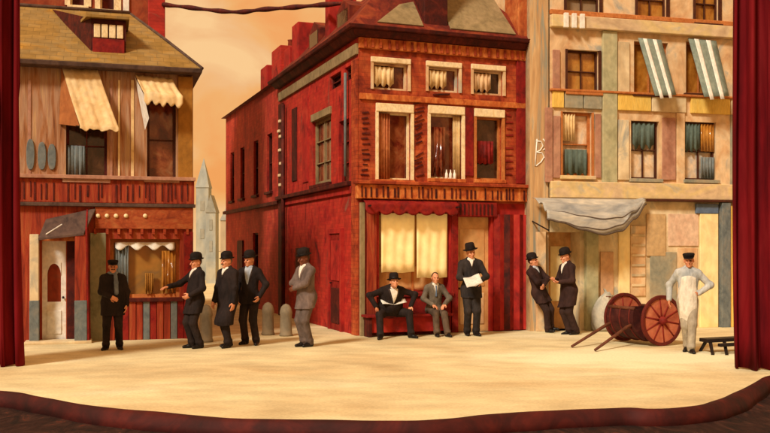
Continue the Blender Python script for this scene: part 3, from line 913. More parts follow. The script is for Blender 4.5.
# awning: sloping red cloth with scalloped edge
s0, s1 = FF.S(362), FF.S(455)
zt = z_top = FF.Z(200.5, 1.2) - .01
N = 60
rows = []
for j in range(5):
    rows.append([FF.P(s0 + (s1 - s0) * i / N, zt - .07 * j / 4, .06 + .14 * j / 4) for i in range(N + 1)])
nsc = 7
for j in range(1, 6):
    r = []
    for i in range(N + 1):
        u_ = (i / N * nsc) % 1.0
        ln = .11 + .12 * math.sqrt(max(0, 1 - (2 * u_ - 1) ** 2))
        r.append(FF.P(s0 + (s1 - s0) * i / N, zt - .07 - ln * j / 5, .20 + .012 * math.sin(i * .5)))
    rows.append(r)
aw = sheet('awning', dkred, rows, -.012, bc); aw['label'] = 'red awning with scalloped edge'
m = MB(); FF.box(m, s0 + .05, s0 + .08, zt - .14, zt - .11, .0, .33); FF.box(m, s1 - .08, s1 - .05, zt - .14, zt - .11, .0, .33); m.build('awning_arm', iron, aw)
m = MB(); x0, x1 = FF.S(456), FF.S(495)
FF.box(m, x0, x1, zt - .30, zt - .005, .0, .10); vb = m.build('valance_board', dkred, bc, bevel=.01)
m = MB()
s = x0 + .04
while s < x1 - .05:
    FF.box(m, s, s + .03, zt - .27, zt - .04, .09, .118); s += .09
m.build('groove', maroon, vb)

# small white bottles on the middle sill
h = mains[1]
for i, f in enumerate((.5, .62, .74)):
    p = FF.P(h[0] + (h[1] - h[0]) * f, h[2] + .004, .02 + .01 * i)
    m = MB().lathe([(.026, 0), (.03, .01), (.03, .10), (.014, .14), (.013, .18), (.016, .185)], p, (0, 0, 1), 12)
    o = m.build('bottle', white_aw, smooth=True)
    tag(o, 'small white bottle standing on the sill of the corner building\'s middle window', 'bottle', 'white bottles on the window sill')

# ------------------------------------------------------------------ lower red house further down the side street
T0, T1 = WG + .02, 13.9
bk = thing('red_side_house', 'dark red row house adjoining the corner building down the side street', 'building', tuple(FG.P(10, 0)))
ER = 6.15
hs = [(7.3, 7.9, 3.3, 4.9), (9.0, 9.6, 3.3, 4.9), (10.9, 11.5, 3.3, 4.9), (12.5, 13.1, 3.3, 4.9), (9.0, 9.7, .9, 2.2)]
m = MB(); FG.wall(m, T0, T1, 0, ER, hs, deep=.14, d=-.03)
m.add([FG.P(T1, 0, -.03), FG.P(T1, 0, -5), FG.P(T1, ER, -5), FG.P(T1, ER, -.03)], [(0, 1, 2, 3)])
m.add([FG.P(T0, 0, -5), FG.P(T1, 0, -5), FG.P(T1, ER, -5), FG.P(T0, ER, -5)], [(0, 1, 2, 3)])
m.build('wall', brush('far_red_wall', [(140, 32, 26), (178, 50, 36), (194, 74, 48)], size=1.0, scale=(1.6, 1.6, 1.0), bricks=(-.351, .936), mortar=.7), bk)
FGb = Face(*(FG.o - FG.n * .03)[:2], FG.u.x, FG.u.y, FG.n.x, FG.n.y)
for h in hs:
    window(FGb, h, bk, maroon, pane_dark, 1, 2, deep=.12, sill_m=maroon)
m = MB(); m.add([FG.P(T0, ER, .12), FG.P(T1 + .1, ER, .12), FG.P(T1 + .1, ER, -5), FG.P(T0, ER, -5), FG.P(T0, ER + .75, -1.6), FG.P(T1 - .6, ER + .75, -1.6)], [(0, 1, 5, 4), (1, 2, 5), (2, 3, 4, 5), (3, 0, 4), (3, 2, 1, 0)])
rf2 = m.build('roof', roof_red, bk)
m = MB(); FG.box(m, 7.3, 8.3, ER - .1, ER + 1.15, -1.3, -.25); c2 = m.build('chimney', crimson, rf2, bevel=.03)
for t in (7.55, 8.05):
    m = MB().lathe([(.1, 0), (.09, .05), (.08, .3), (.1, .33)], FG.P(t, ER + 1.14, -.75), (0, 0, 1), 12); m.build('chimney_pot', roof_red, c2, smooth=True)
m = MB(); FG.box(m, 9.1, 9.9, ER - .1, ER + .95, -1.3, -.3); m.build('chimney', crimson_low, rf2, bevel=.03)
m = MB(); FG.box(m, T0, T1, 2.9, 3.0, -.05, .08); m.build('ledge', maroon, bk, bevel=.01)
m = MB(); FG.box(m, 11.0, 11.8, 0, 2.0, -.05, .02); m.build('door', maroon, bk)

# ------------------------------------------------------------------ far blue-grey tower and gables at the end of the side street
farm = brush('far_blue_grey', [(134, 142, 140), (154, 158, 150), (176, 170, 148)], size=.8, scale=(1, 1, .5))
farm2 = brush('far_grey_brown', [(164, 148, 122), (182, 164, 132)], size=.8, scale=(1, 1, .5))
farr = brush('far_slate', [(134, 136, 126), (156, 152, 136)], size=.8)
def far_block(name, label, cat, px0, px1, Y, zw, zt, wall_m, roof_m):
    x0, x1 = (px0 - 385) / FPX * Y, (px1 - 385) / FPX * Y
    dp = max(x1 - x0, .9)
    t = thing(name, label, cat, ((x0 + x1) / 2, Y, 0))
    xm = (x0 + x1) / 2
    MB().box(x0, x1, Y, Y + dp, 0, zw).build('wall', wall_m, t)
    o = .04
    r = MB()
    if cat == 'tower':
        r.add([(x0 - o, Y - o, zw), (x1 + o, Y - o, zw), (x1 + o, Y + dp + o, zw), (x0 - o, Y + dp + o, zw), (xm, Y + dp / 2, zt)], [(0, 1, 4), (1, 2, 4), (2, 3, 4), (3, 0, 4), (3, 2, 1, 0)])
    else:
        r.add([(x0 - o, Y - o, zw), (x1 + o, Y - o, zw), (xm, Y - o, zt), (x0 - o, Y + dp + o, zw), (x1 + o, Y + dp + o, zw), (xm, Y + dp + o, zt)], [(0, 1, 2), (5, 4, 3), (1, 4, 5, 2), (3, 0, 2, 5), (0, 3, 4, 1)])
    r.build('roof', roof_m, t)
    for z in (zw * .45, zw * .75):
        w = (x1 - x0) * .16
        MB().box(xm - w, xm + w, Y - .02, Y + .05, z, z + .55).build('window', farr, t)
far_block('far_tower', 'slim blue-grey tower with pointed roof far down the side street', 'tower', 196, 208.5, 52, 5.2, 6.9, farm, farm)
far_block('far_gable_house', 'narrow grey gabled house far off, just right of the slim tower', 'house', 206, 215.5, 47, 3.6, 4.5, farm, farr)
far_block('far_gable_house', 'narrow blue-grey gabled house far off, beside the dark red row house', 'house', 220.5, 236, 44, 3.1, 3.9, farm2, farm)

# ------------------------------------------------------------------ pale tenement on the right
FR = Face(3.46, 19.5, 0.969, 0.248, 0.248, -0.969)
br = thing('pale_tenement', 'pale peach tenement with striped window awnings and a grey draped canopy', 'building', tuple(FR.P(2.2, 0)))
B0, B1, BT = FR.S(530) + .02, 9.0, 7.9
top = [FR.rect(566, -20, 600, 15), FR.rect(637, -20, 667, 18), FR.rect(695, -18, 719, 24)]
mid = [FR.rect(567, 50, 599, 92), FR.rect(634, 42, 668, 94), FR.rect(686, 42, 716, 94)]
low = [FR.rect(562, 112, 592, 176), FR.rect(631, 121, 659, 179), FR.rect(685, 122, 716, 180)]
gd = FR.rect(546, 232, 580, 330); gd = (gd[0], gd[1], 0.0, gd[3])
m = MB(); FR.wall(m, B0 + .42, B1, FR.Z(200, 2), BT, top + mid + low)
ZG = FR.Z(200, 2)
for (s0, d0, s1, d1) in ((B1, 0, B1, -5), (B1, -5, B0, -5), (B0, -5, B0, -.06)):
    m.add([FR.P(s0, 0, d0), FR.P(s1, 0, d1), FR.P(s1, BT, d1), FR.P(s0, BT, d0)], [(0, 1, 2, 3)])
m.add([FR.P(B0, BT, -.06), FR.P(B1, BT, -.06), FR.P(B1, BT, -5), FR.P(B0, BT, -5)], [(0, 1, 2, 3)])
m.build('upper_wall', tan_or, br)
m = MB(); FR.wall(m, B0 + .42, B1, 0, ZG, [gd], deep=.5)
m.build('ground_wall', tan, br)
strip_m = brush('pale_return', [(150, 146, 126), (190, 148, 100), (204, 168, 120), (146, 148, 134)], scale=(3.5, 3.5, .3), size=1.4, spread=(.36,.66))
m = MB(); FR.box(m, B0, B0 + .42, 0, BT, -.3, -.05); m.build('end_pier', strip_m, br)
# white painted marks like a B on the end pier
def stroke(pts, r=.014):
    k = MB()
    q = []
    for px, py in pts:
        a = FR.S(px, -.05); q.append(FR.P(a, FR.Z(py, a, -.05), -.045))
    return k.tube(q, r, 6)
m = MB()
for pts in ([(537, 139), (536, 152), (535, 166)], [(536, 141), (541, 141.5), (543, 146), (540, 150.5), (536.3, 152)], [(536.3, 152), (542, 153), (544, 157), (541, 162), (536, 166)], [(543, 139), (547, 144)], [(543, 150), (548, 147)], [(544, 158), (549, 154)]):
    k = stroke(pts); m.add(k.v, k.f)
mk = m.build('painted_mark', white, br, smooth=True)
mk['label'] = 'white painted strokes like a letter B'
# bands
def bandr(name, mat, x0, x1, y0, y1, d, bev=.008, par=None):
    return band(FR, par or br, name, mat, x0, x1, y0, y1, d, bev)
cor = MB(); z0, z1 = FR.Z(33, 2.0), FR.Z(21, 2.0)
FR.box(cor, B0 + .42, B1, z0, z1, -.02, .13); cb = cor.build('cornice', pale, br, bevel=.015)
for px in (563, 571, 579):
    a = FR.S(px)
    k = MB(); FR.box(k, a - .05, a + .05, z0 - .02, z1 + .03, .12, .19); k.build('bracket', white_aw, cb, bevel=.012)
k = MB(); FR.box(k, B0 + .42, B1, FR.Z(20, 2), FR.Z(15.5, 2), -.02, .06); k.build('moulding', orangewood, cb, bevel=.01)
zA, zB = FR.Z(111, 2), FR.Z(95, 2)
pn = [(552, 563, yellow), (564, 582, greyblue), (583, 601, greyblue), (617, 650, yellow), (651, 685, tan), (690, 729, yellow), (730, 745, tan)]
for x0, x1, mt in pn:
    s0, s1 = FR.S(x0), FR.S(x1)
    k = MB(); FR.box(k, s0, s1, zA, zB, -.02, .055); k.build('balcony_panel', mt, br, bevel=.01)
k = MB(); FR.box(k, B0 + .42, B1, zB + .003, zB + .05, -.02, .09); k.build('ledge', orangewood, br, bevel=.01)
for x0, x1, mt in ((601.5, 616, palegreen), (676, 684, tan_or), (730, 741, greyblue), (545, 552, mauve)):
    s0, s1 = FR.S(x0), FR.S(x1)
    if mt is palegreen:
        k = MB(); FR.box(k, s0, s1, FR.Z(186, 2), z0 - .005, -.02, .07)
    else:
        k = MB(); FR.box(k, s0, s1, FR.Z(184, 2), zA - .005, -.02, .04)
    k.build('pilaster', mt, br, bevel=.01)
zC, zD = FR.Z(199, 2), FR.Z(183, 2)
k = MB(); FR.box(k, B0 + .42, B1, zC, zD, -.02, .10); sb = k.build('shop_fascia', pale, br, bevel=.015)
k = MB(); FR.box(k, FR.S(640), FR.S(736), zC - .05, zC - .003, -.02, .16); k.build('ledge', dkwood, sb, bevel=.01)
k = MB(); FR.box(k, FR.S(735), B1, zC - .10, zC + .14, -.0, .2); k.build('yellow_block', yellow, sb, bevel=.01)
# windows
for i, h in enumerate(top):
    window(FR, h, br, dkwood, [brush('dusky_glass', [(128, 108, 84), (160, 128, 92)], size=1.2, rough=.3), amber, amber][i], 2, 2, deep=.15, fw=.035, sill_m=dkwood if i == 2 else orangewood, surround=.05)
window(FR, mid[0], br, dkwood, amber, 2, 2, deep=.15, fw=.04, sill_m=orangewood, surround=.04, label='small amber window')
for i in (1, 2):
    window(FR, mid[i], br, orangewood, amber, 2, 1, deep=.15, fw=.045, sill_m=dkwood)
window(FR, low[0], br, orangewood, pane_pale, 1, 2, deep=.15, fw=.06, sill_m=pale, surround=.03, curtain=[(.12, .85, .06, .42, teal, -.09), (.05, .45, .55, .97, canvas_c, .0)])
window(FR, low[1], br, dkwood, pane_pale, 2, 2, deep=.15, fw=.045, sill_m=greyblue, curtain=[(.1, .85, .5, .97, teal, .14)])
window(FR, low[2], br, dkwood, pane_pale, 2, 2, deep=.15, fw=.045, sill_m=greyblue, curtain=[(.03, .5, .47, .97, teal, .12), (.55, .97, .5, .97, amber, .0), (.55, .97, .03, .4, bluegrey, .0)])
for x0, x1, y0, y1 in ((552.5, 559.5, 50, 92), (617, 629, 42, 92), (553, 560, 116, 178), (595, 600.5, 114, 178), (617.5, 628.5, 120, 180), (662, 675, 118, 180)):
    bandr('shutter', mauve if x0 < 610 or x0 > 640 else tan, x0, x1, y0, y1, .035)
# striped awnings: teal cloth with two white stripes each, leaning out to the right
def striped_awning(tl, tr_, bl_, br_, label):
    def lerp(f):
        x0 = tl[0] + (tr_[0] - tl[0]) * f; y0 = tl[1] + (tr_[1] - tl[1]) * f
        x1 = bl_[0] + (br_[0] - bl_[0]) * f; y1 = bl_[1] + (br_[1] - bl_[1]) * f
        return (x0, y0), (x1, y1)
    def strip(f0, f1, lift, extra):
        rows = []
        N = 10
        for j in range(N + 1):
            t = j / N * (1 + extra)
            r = []
            for i in range(5):
                (x0, y0), (x1, y1) = lerp(f0 + (f1 - f0) * i / 4)
                px, py = x0 + (x1 - x0) * t, y0 + (y1 - y0) * t
                d = .05 + .40 * t ** 1.3 + .03 * math.sin(t * math.pi) + lift
                a = FR.S(px, d)
                r.append(FR.P(a, FR.Z(py, a, d), d))
            rows.append(r)
        return rows
    aw = sheet('awning', teal_aw, strip(0, 1, 0, 0), -.012, br); aw['label'] = label
    for f0, f1 in ((.22, .38), (.64, .80)):
        sheet('stripe', white_aw, strip(f0, f1, .018, .05), -.006, aw)
striped_awning((638, 38), (661, 40), (655, 96), (676, 95), 'grey-teal awning with two white stripes, next to the pale green pilaster')
striped_awning((688, 38), (716, 41), (704, 97), (729, 96), 'grey-teal awning with two white stripes, next to the red curtain')
# ground floor: doorway, piers, boards, posters
m = MB(); FR.box(m, gd[0], gd[1], 0, gd[3], -.52, -.46); dr = m.build('door', doortan, br); dr['label'] = 'cream shop door under the grey canopy'
m = MB(); FR.box(m, gd[0] + .06, gd[0] + .24, .6, gd[3] - .3, -.47, -.44); m.build('pane', glowcream, dr)
m = MB(); FR.box(m, gd[0] + .3, gd[1] - .06, .6, gd[3] - .3, -.47, -.44); m.build('pane', glowcream, dr)
def board(name, mat, x0, x1, y0, y1, d=.03):
    a, b, z0, z1 = FR.rect(x0, y0, x1, y1)
    k = MB(); FR.box(k, a, b, max(0, z0), z1, -.02, d)
    return k.build(name, mat, br, bevel=.008)
board('pier', palegreen, 584, 596, 230, 340, .12)
board('pier', tan_or, 536, 545, 232, 340, .05)
board('rust_board', brush('rust_stain', [(190, 146, 108), (206, 166, 124)], size=1.4), 600, 613, 252, 322, .03)
board('cream_board', glowcream, 618, 629, 222, 300, .045)
slp = board('slatted_panel', tan_or, 630, 645, 226, 296, .03)
for i in range(6):
    a, b, z0, z1 = FR.rect(631, 234 + 10 * i, 644, 236.5 + 10 * i)
    sm = MB(); FR.box(sm, a, b, z0, z1, .02, .05); sm.build('slat', tan, slp, bevel=.006)
board('ochre_board', brush('ochre_board', [(180, 146, 100), (196, 164, 118)], size=1.5), 646, 665, 214, 256, .035)
board('pink_poster', brush('pink_poster', [(200, 162, 134), (220, 190, 160)], size=1.6), 668, 698, 214, 246, .025)
board('grey_board', greyblue, 650, 676, 252, 330, .03)
board('ochre_field', tan_or, 677, 697, 248, 340, .02)
board('bright_door', glowcream, 699, 717, 214, 344, .05)
board('post', bluegrey, 718.5, 727, 203, 345, .14)
board('post', yellow, 728, 731, 206, 345, .10)
board('post', greyblue, 732, 738, 206, 345, .12)
board('blue_patch', bluestroke, 695, 717, 204, 213.5, .06)
# draped grey canopy
s0, s1 = FR.S(531), FR.S(641)
N, J = 40, 12
zc = zC - .02
rows = []
def canopy_front(f):                                      # drop of the front hem along the width
    pts = [(0, .50), (.12, .56), (.30, .70), (.50, .78), (.68, .68), (.84, .40), (1.0, .06)]
    for (x0, y0), (x1, y1) in zip(pts, pts[1:]):
        if x0 <= f <= x1:
            t = (f - x0) / (x1 - x0); t = t * t * (3 - 2 * t)
            return y0 + (y1 - y0) * t
    return pts[-1][1]
for j in range(J + 1):
    v = j / J
    r = []
    for i in range(N + 1):
        f = i / N
        d = .09 + (.72 * math.sin(min(1, v * 1.15) * math.pi / 2)) * (1 - f ** 3 * .85)
        z = zc - canopy_front(f) * v ** 1.2 + .065 * math.sin(v * 20 + f * 3.0) * (1 - v * .3) * min(1, 3 * v)
        r.append(FR.P(s0 + (s1 - s0) * f, z, d))
    rows.append(r)
cp = sheet('canopy', canopy_m, rows, -.012, br); cp['label'] = 'grey canopy cloth sagging in folds'
m = MB().tube(rows[-1], .024, 8); m.build('hem', canopy_d, cp, smooth=True)
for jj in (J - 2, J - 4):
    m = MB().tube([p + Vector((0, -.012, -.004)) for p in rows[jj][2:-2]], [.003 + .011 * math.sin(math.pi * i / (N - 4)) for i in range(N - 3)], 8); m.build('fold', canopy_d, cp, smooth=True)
m = MB().tube([FR.P(s0 + .05, 2.3, -.04), FR.P(s0 + .05, 2.1, .75)], .015, 6); m.build('canopy_arm', iron, br)

# ------------------------------------------------------------------ rope slung over the side street
hem_px = [(163, 4.5), (185, 7), (215, 10.5), (240, 12), (262, 9.5), (290, 7.5), (320, 5), (352, 2.5)]
q = []
for i, (px, py) in enumerate(hem_px):
    q.append(unproj(px, py, 22.9 - 3.0 * (px - 163) / 190))
q = smooth_line(q, 8)
sr = MB().tube(q, [.05 + .012 * math.sin(i * .8) for i in range(len(q))], 10).build('swag_rope', maroon, smooth=True)
tag(sr, 'thick dark red rope slung high across the side street between the roofs', 'rope')

# ------------------------------------------------------------------ stage curtains framing the street
def drape(name, label, x0, x1, Y, z1, n, flip, flare):
    rows = []
    N = 120
    rr = random.Random(n)
    ph = [rr.uniform(0, 6.28) for _ in range(4)]
    for j in range(15):
        v = j / 14
        r = []
        for i in range(N + 1):
            f = i / N
            w = f * n * 2 * math.pi
            y = Y + .09 * math.sin(w + .5 * math.sin(v * 2 + ph[0])) + .03 * math.sin(2.3 * w + ph[1] + v)
            x = x0 + (x1 - x0) * f + .02 * math.sin(w * 1.7 + ph[2])
            x += flare * (v ** 4) * (f if flip else 1 - f)
            r.append((x, y + (.05 * math.sin(w * .5 + ph[3])) * v, z1 - (z1 - .012 - .012 * math.sin(w)) * v))
        rows.append(r)
    o = sheet(name, velvet, rows, .03)
    tag(o, label, 'curtain', 'stage curtains')
    return o
drape('stage_curtain', 'crimson velvet stage curtain beside the white porch door', -6.55, -5.33, 13.6, 6.4, 6, True, .06)
drape('stage_curtain', 'crimson velvet stage curtain beside the man in the apron', 4.97, 6.5, 13.15, 6.4, 6, False, .06)

# ------------------------------------------------------------------ stone bollards in the side street
bolm = brush('grey_stone', [(104, 96, 82), (134, 122, 100), (150, 132, 104)], size=2, scale=(1, 1, 1))
first = None
for px, py, h, lab in ((268, 335, .66, 'grey round-topped stone bollard farther from the man in the taupe suit'), (286, 336, .64, 'grey round-topped stone bollard next to the man in the taupe suit'), (206, 342, .7, 'grey round-topped stone bollard between the pointing man and the long-coated man')):
    D = FPX * EYE / (py - HOR)
    X = (px - 385) / FPX * D
    if first is None:
        prof = [(.13, 0), (.135, .03), (.12, .06), (.115, .42), (.125, .46), (.12, .5), (.10, .57), (.06, .62), (.0, .645)]
        first = MB().lathe(prof, (0, 0, 0), (0, 0, 1), 18).build('stone_bollard', bolm, smooth=True)
        o = first
    else:
        o = first.copy()
        COL.objects.link(o)
    o.location = (X, D, 0)
    o.scale = (1, 1, h / .645)
    tag(o, lab, 'bollard', 'stone bollards')

# ------------------------------------------------------------------ red bench before the shop window
s0, s1 = FF.S(366, .4), FF.S(452, .4)
bn = thing('bench', 'low dark red wooden bench under the corner shop window', 'bench', tuple(FF.P((s0 + s1) / 2, 0, .3)))
SEAT = .43
m = MB(); FF.box(m, s0, s1, SEAT - .05, SEAT, .1, .46); m.build('seat', dkred, bn, bevel=.012)
m = MB(); FF.box(m, s0 + .06, s1 - .06, .08, SEAT - .053, .34, .37); m.build('apron_board', crimson_low, bn, bevel=.008)
for s in (s0 + .05, (s0 + s1) / 2, s1 - .12):
    m = MB(); FF.box(m, s, s + .07, 0, SEAT - .053, .13, .42); m.build('leg', maroon, bn, bevel=.008)

# ------------------------------------------------------------------ handcart
cart_m = brush('cart_red_brown', [(38, 12, 11), (62, 19, 16), (84, 38, 30)], size=2.5, scale=(1.5, 1.5, 1.5))
wheel_red = brush('wheel_red', [(92, 20, 14), (124, 32, 22), (140, 46, 32)], size=3, scale=(1, 1, 1))
disc_m = brush('wheel_boarding', [(150, 70, 48), (178, 96, 66), (190, 116, 84)], size=2.5, scale=(1, 1, 1))
tyre_m = brush('wheel_rim_dark', [(78, 22, 16), (104, 34, 22)], size=3)
shaft_m = brush('shaft_wood', [(70, 36, 22), (112, 62, 38)], size=3)
near = Vector((4.90, 16.45, 0))
axd = Vector((-.42, .91, 0)).normalized()
shd = Vector((-.91, -.42, 0)).normalized()
ct = thing('handcart', 'dark red barrel-bodied handcart on two spoked wheels, its shafts resting on the ground', 'cart', tuple(near + axd * .5))
RW = .45
def wheel(c):
    m = MB()
    ring_ = [c + Vector((0, 0, RW)) for _ in range(1)]
    def circ(r, off=0.0, n=36):
        return [c + axd * off + shd * (r * math.cos(2 * math.pi * i / n)) + Vector((0, 0, r * math.sin(2 * math.pi * i / n))) for i in range(n + 1)]
    n = 40
    vs, fs = [], []
    prof = [(RW, -.03), (RW, .03), (RW - .06, .028), (RW - .06, -.028)]
    for i in range(n):
        t = 2 * math.pi * i / n
        for r, o in prof:
            vs.append(c + axd * o + shd * (r * math.cos(t)) + Vector((0, 0, r * math.sin(t))))
    for i in range(n):
        j = (i + 1) % n
        for k in range(4):
            k2 = (k + 1) % 4
            fs.append((i * 4 + k, i * 4 + k2, j * 4 + k2, j * 4 + k))
    m.add(vs, fs)
    w = m.build('wheel', tyre_m, ct, bevel=.006)
    MB().lathe([(.0, -.008), (RW - .058, -.008), (RW - .058, .008), (.0, .008)], c, axd, 36).build('boarding', disc_m, w)
    for i in range(10):
        t = 2 * math.pi * (i + .3) / 10
        d = shd * math.cos(t) + Vector((0, 0, math.sin(t)))
        MB().tube([c + d * .05, c + d * .2, c + d * (RW - .055)], [.024, .019, .017], 8).build('spoke', wheel_red, w, smooth=True)
    MB().lathe([(.03, -.10), (.05, -.09), (.075, -.04), (.08, 0), (.075, .04), (.05, .09), (.03, .10)], c, axd, 18).build('hub', wheel_red, w, smooth=True)
cn = near + Vector((0, 0, RW))
cf = near + axd * 1.02 + Vector((0, 0, RW))
wheel(cn); wheel(cf)
MB().tube([cn, cf], .03, 10).build('axle', iron, ct)
# tub: half-round body, open on top
N = 26
cb0 = near + axd * .51 + shd * .10
def tub_pt(r, t, o):
    # t from 0 (rear rim) over the bottom to pi (front rim)
    return cb0 + axd * o + shd * (-r * math.cos(t)) + Vector((0, 0, .50 - r * math.sin(t)))
m = MB()
for o0, o1 in ((-.36, .36),):
    outer, inner = .42, .39
    ts = [math.pi * (-.13) + math.pi * 1.26 * i / N for i in range(N + 1)]
    vs = []
    for t in ts:
        vs += [tub_pt(outer, t, o0), tub_pt(outer, t, o1), tub_pt(inner, t, o0), tub_pt(inner, t, o1)]
    fs = []
    for i in range(N):
        a, b = i * 4, i * 4 + 4
        fs += [(a, a + 1, b + 1, b), (a + 2, b + 2, b + 3, a + 3), (a, b, b + 2, a + 2), (a + 1, a + 3, b + 3, b + 1)]
    fs += [(0, 2, 3, 1), (N * 4, N * 4 + 1, N * 4 + 3, N * 4 + 2)]
    m.add(vs, fs)
m.build('tub', cart_m, ct, smooth=False)
for o in (-.36, .36):
    q = [tub_pt(.388, t, o) for t in ts]
    MB().prism(q, axd * (.03 if o < 0 else -.03)).build('end_board', cart_m, ct)
for o in (-.26, .0, .26):
    MB().tube([tub_pt(.426, t, o) for t in ts], .014, 6).build('hoop', tyre_m, ct, smooth=True)
MB().tube([tub_pt(.42, ts[0], -.36), tub_pt(.42, ts[0], .36)], .03, 8).build('rim_rail', shaft_m, ct, smooth=True)
MB().tube([tub_pt(.42, ts[-1], -.36), tub_pt(.42, ts[-1], .36)], .03, 8).build('rim_rail', shaft_m, ct, smooth=True)
for o in (-.28, .28):
    p0 = cb0 + axd * o + shd * .30 + Vector((0, 0, .40))
    p1 = cb0 + axd * o + shd * .5 + Vector((0, 0, .33))
    p2 = cb0 + axd * (o * 1.15) + shd * 1.55 - axd * .45 + Vector((0, 0, .03))
    MB().tube([p0, p1, p2], [.03, .032, .024], 8).build('shaft', shaft_m, ct, smooth=True)

# ------------------------------------------------------------------ low black trestle by the right curtain
tb = thing('trestle_bench', 'low black plank trestle lying by the right-hand crimson curtain', 'trestle', (5.75, 15.3, 0))
def plank(p0, p1, w, h, name='plank'):
    p0, p1 = Vector(p0), Vector(p1)
    d = (p1 - p0).normalized(); s = Vector((-d.y, d.x, 0)).normalized() * w / 2; u_ = Vector((0, 0, h))
    m = MB().hexa([p0 - s, p1 - s, p1 + s, p0 + s, p0 - s + u_, p1 - s + u_, p1 + s + u_, p0 + s + u_])
    m.build(name, iron, tb, bevel=.008)
plank((5.28, 15.42, .17), (6.35, 15.62, .20), .26, .06)
plank((5.45, 15.16, .12), (6.5, 15.30, .17), .10, .05)
for p, q in (((5.35, 15.5, .17), (5.30, 15.62, 0)), ((5.38, 15.36, .17), (5.30, 15.02, 0)), ((5.62, 15.38, .17), (5.52, 15.0, 0)), ((6.2, 15.55, .17), (6.15, 15.66, 0)), ((6.22, 15.5, .17), (6.18, 15.1, 0))):
    MB().tube([p, q], [.03, .026], 8).build('leg', iron, tb)

# ------------------------------------------------------------------ grey sack against the tenement wall
sackm = brush('grey_sackcloth', [(140, 136, 124), (172, 166, 150), (190, 180, 158)], size=2.2, scale=(1.5, 1.5, 1), bump=.6)
sp = FR.P(FR.S(604, .3), 0, .3)
sk = thing('sack', 'plump pale grey sack tied at the neck, standing by the tenement wall behind the cart', 'sack', tuple(sp))
rows = []
for j in range(18):
    v = j / 17
    r_ = .27 * (math.sin(math.pi * min(1, .16 + .86 * v) ) ** .55) * (1 - .25 * v)
    if v > .80: r_ = max(.055, r_ * (1 - (v - .80) * 3.6))
    if v > .93: r_ = .06 + (v - .93) * .5
    rows.append([sp + Vector(((r_ * (1 + .10 * math.sin(5 * a + v * 7) + .05 * math.sin(11 * a + v * 5))) * math.cos(a) * 1.12 + .10 * v * v, (r_ * (1 + .06 * math.sin(5 * a + v * 4))) * math.sin(a) * .8 - .0 * v, .006 + .80 * v * (1 - .10 * math.cos(a) * v) + .02 * math.sin(7 * a) * v)) for a in [2 * math.pi * i / 36 for i in range(37)]])
sheet('cloth', sackm, rows, -.004, sk)
MB().tube([sp + Vector((.068 * math.cos(a) + .082, .056 * math.sin(a), .725)) for a in [2 * math.pi * i / 18 for i in range(19)]], .014, 6).build('cord', shaft_m, sk, smooth=True)

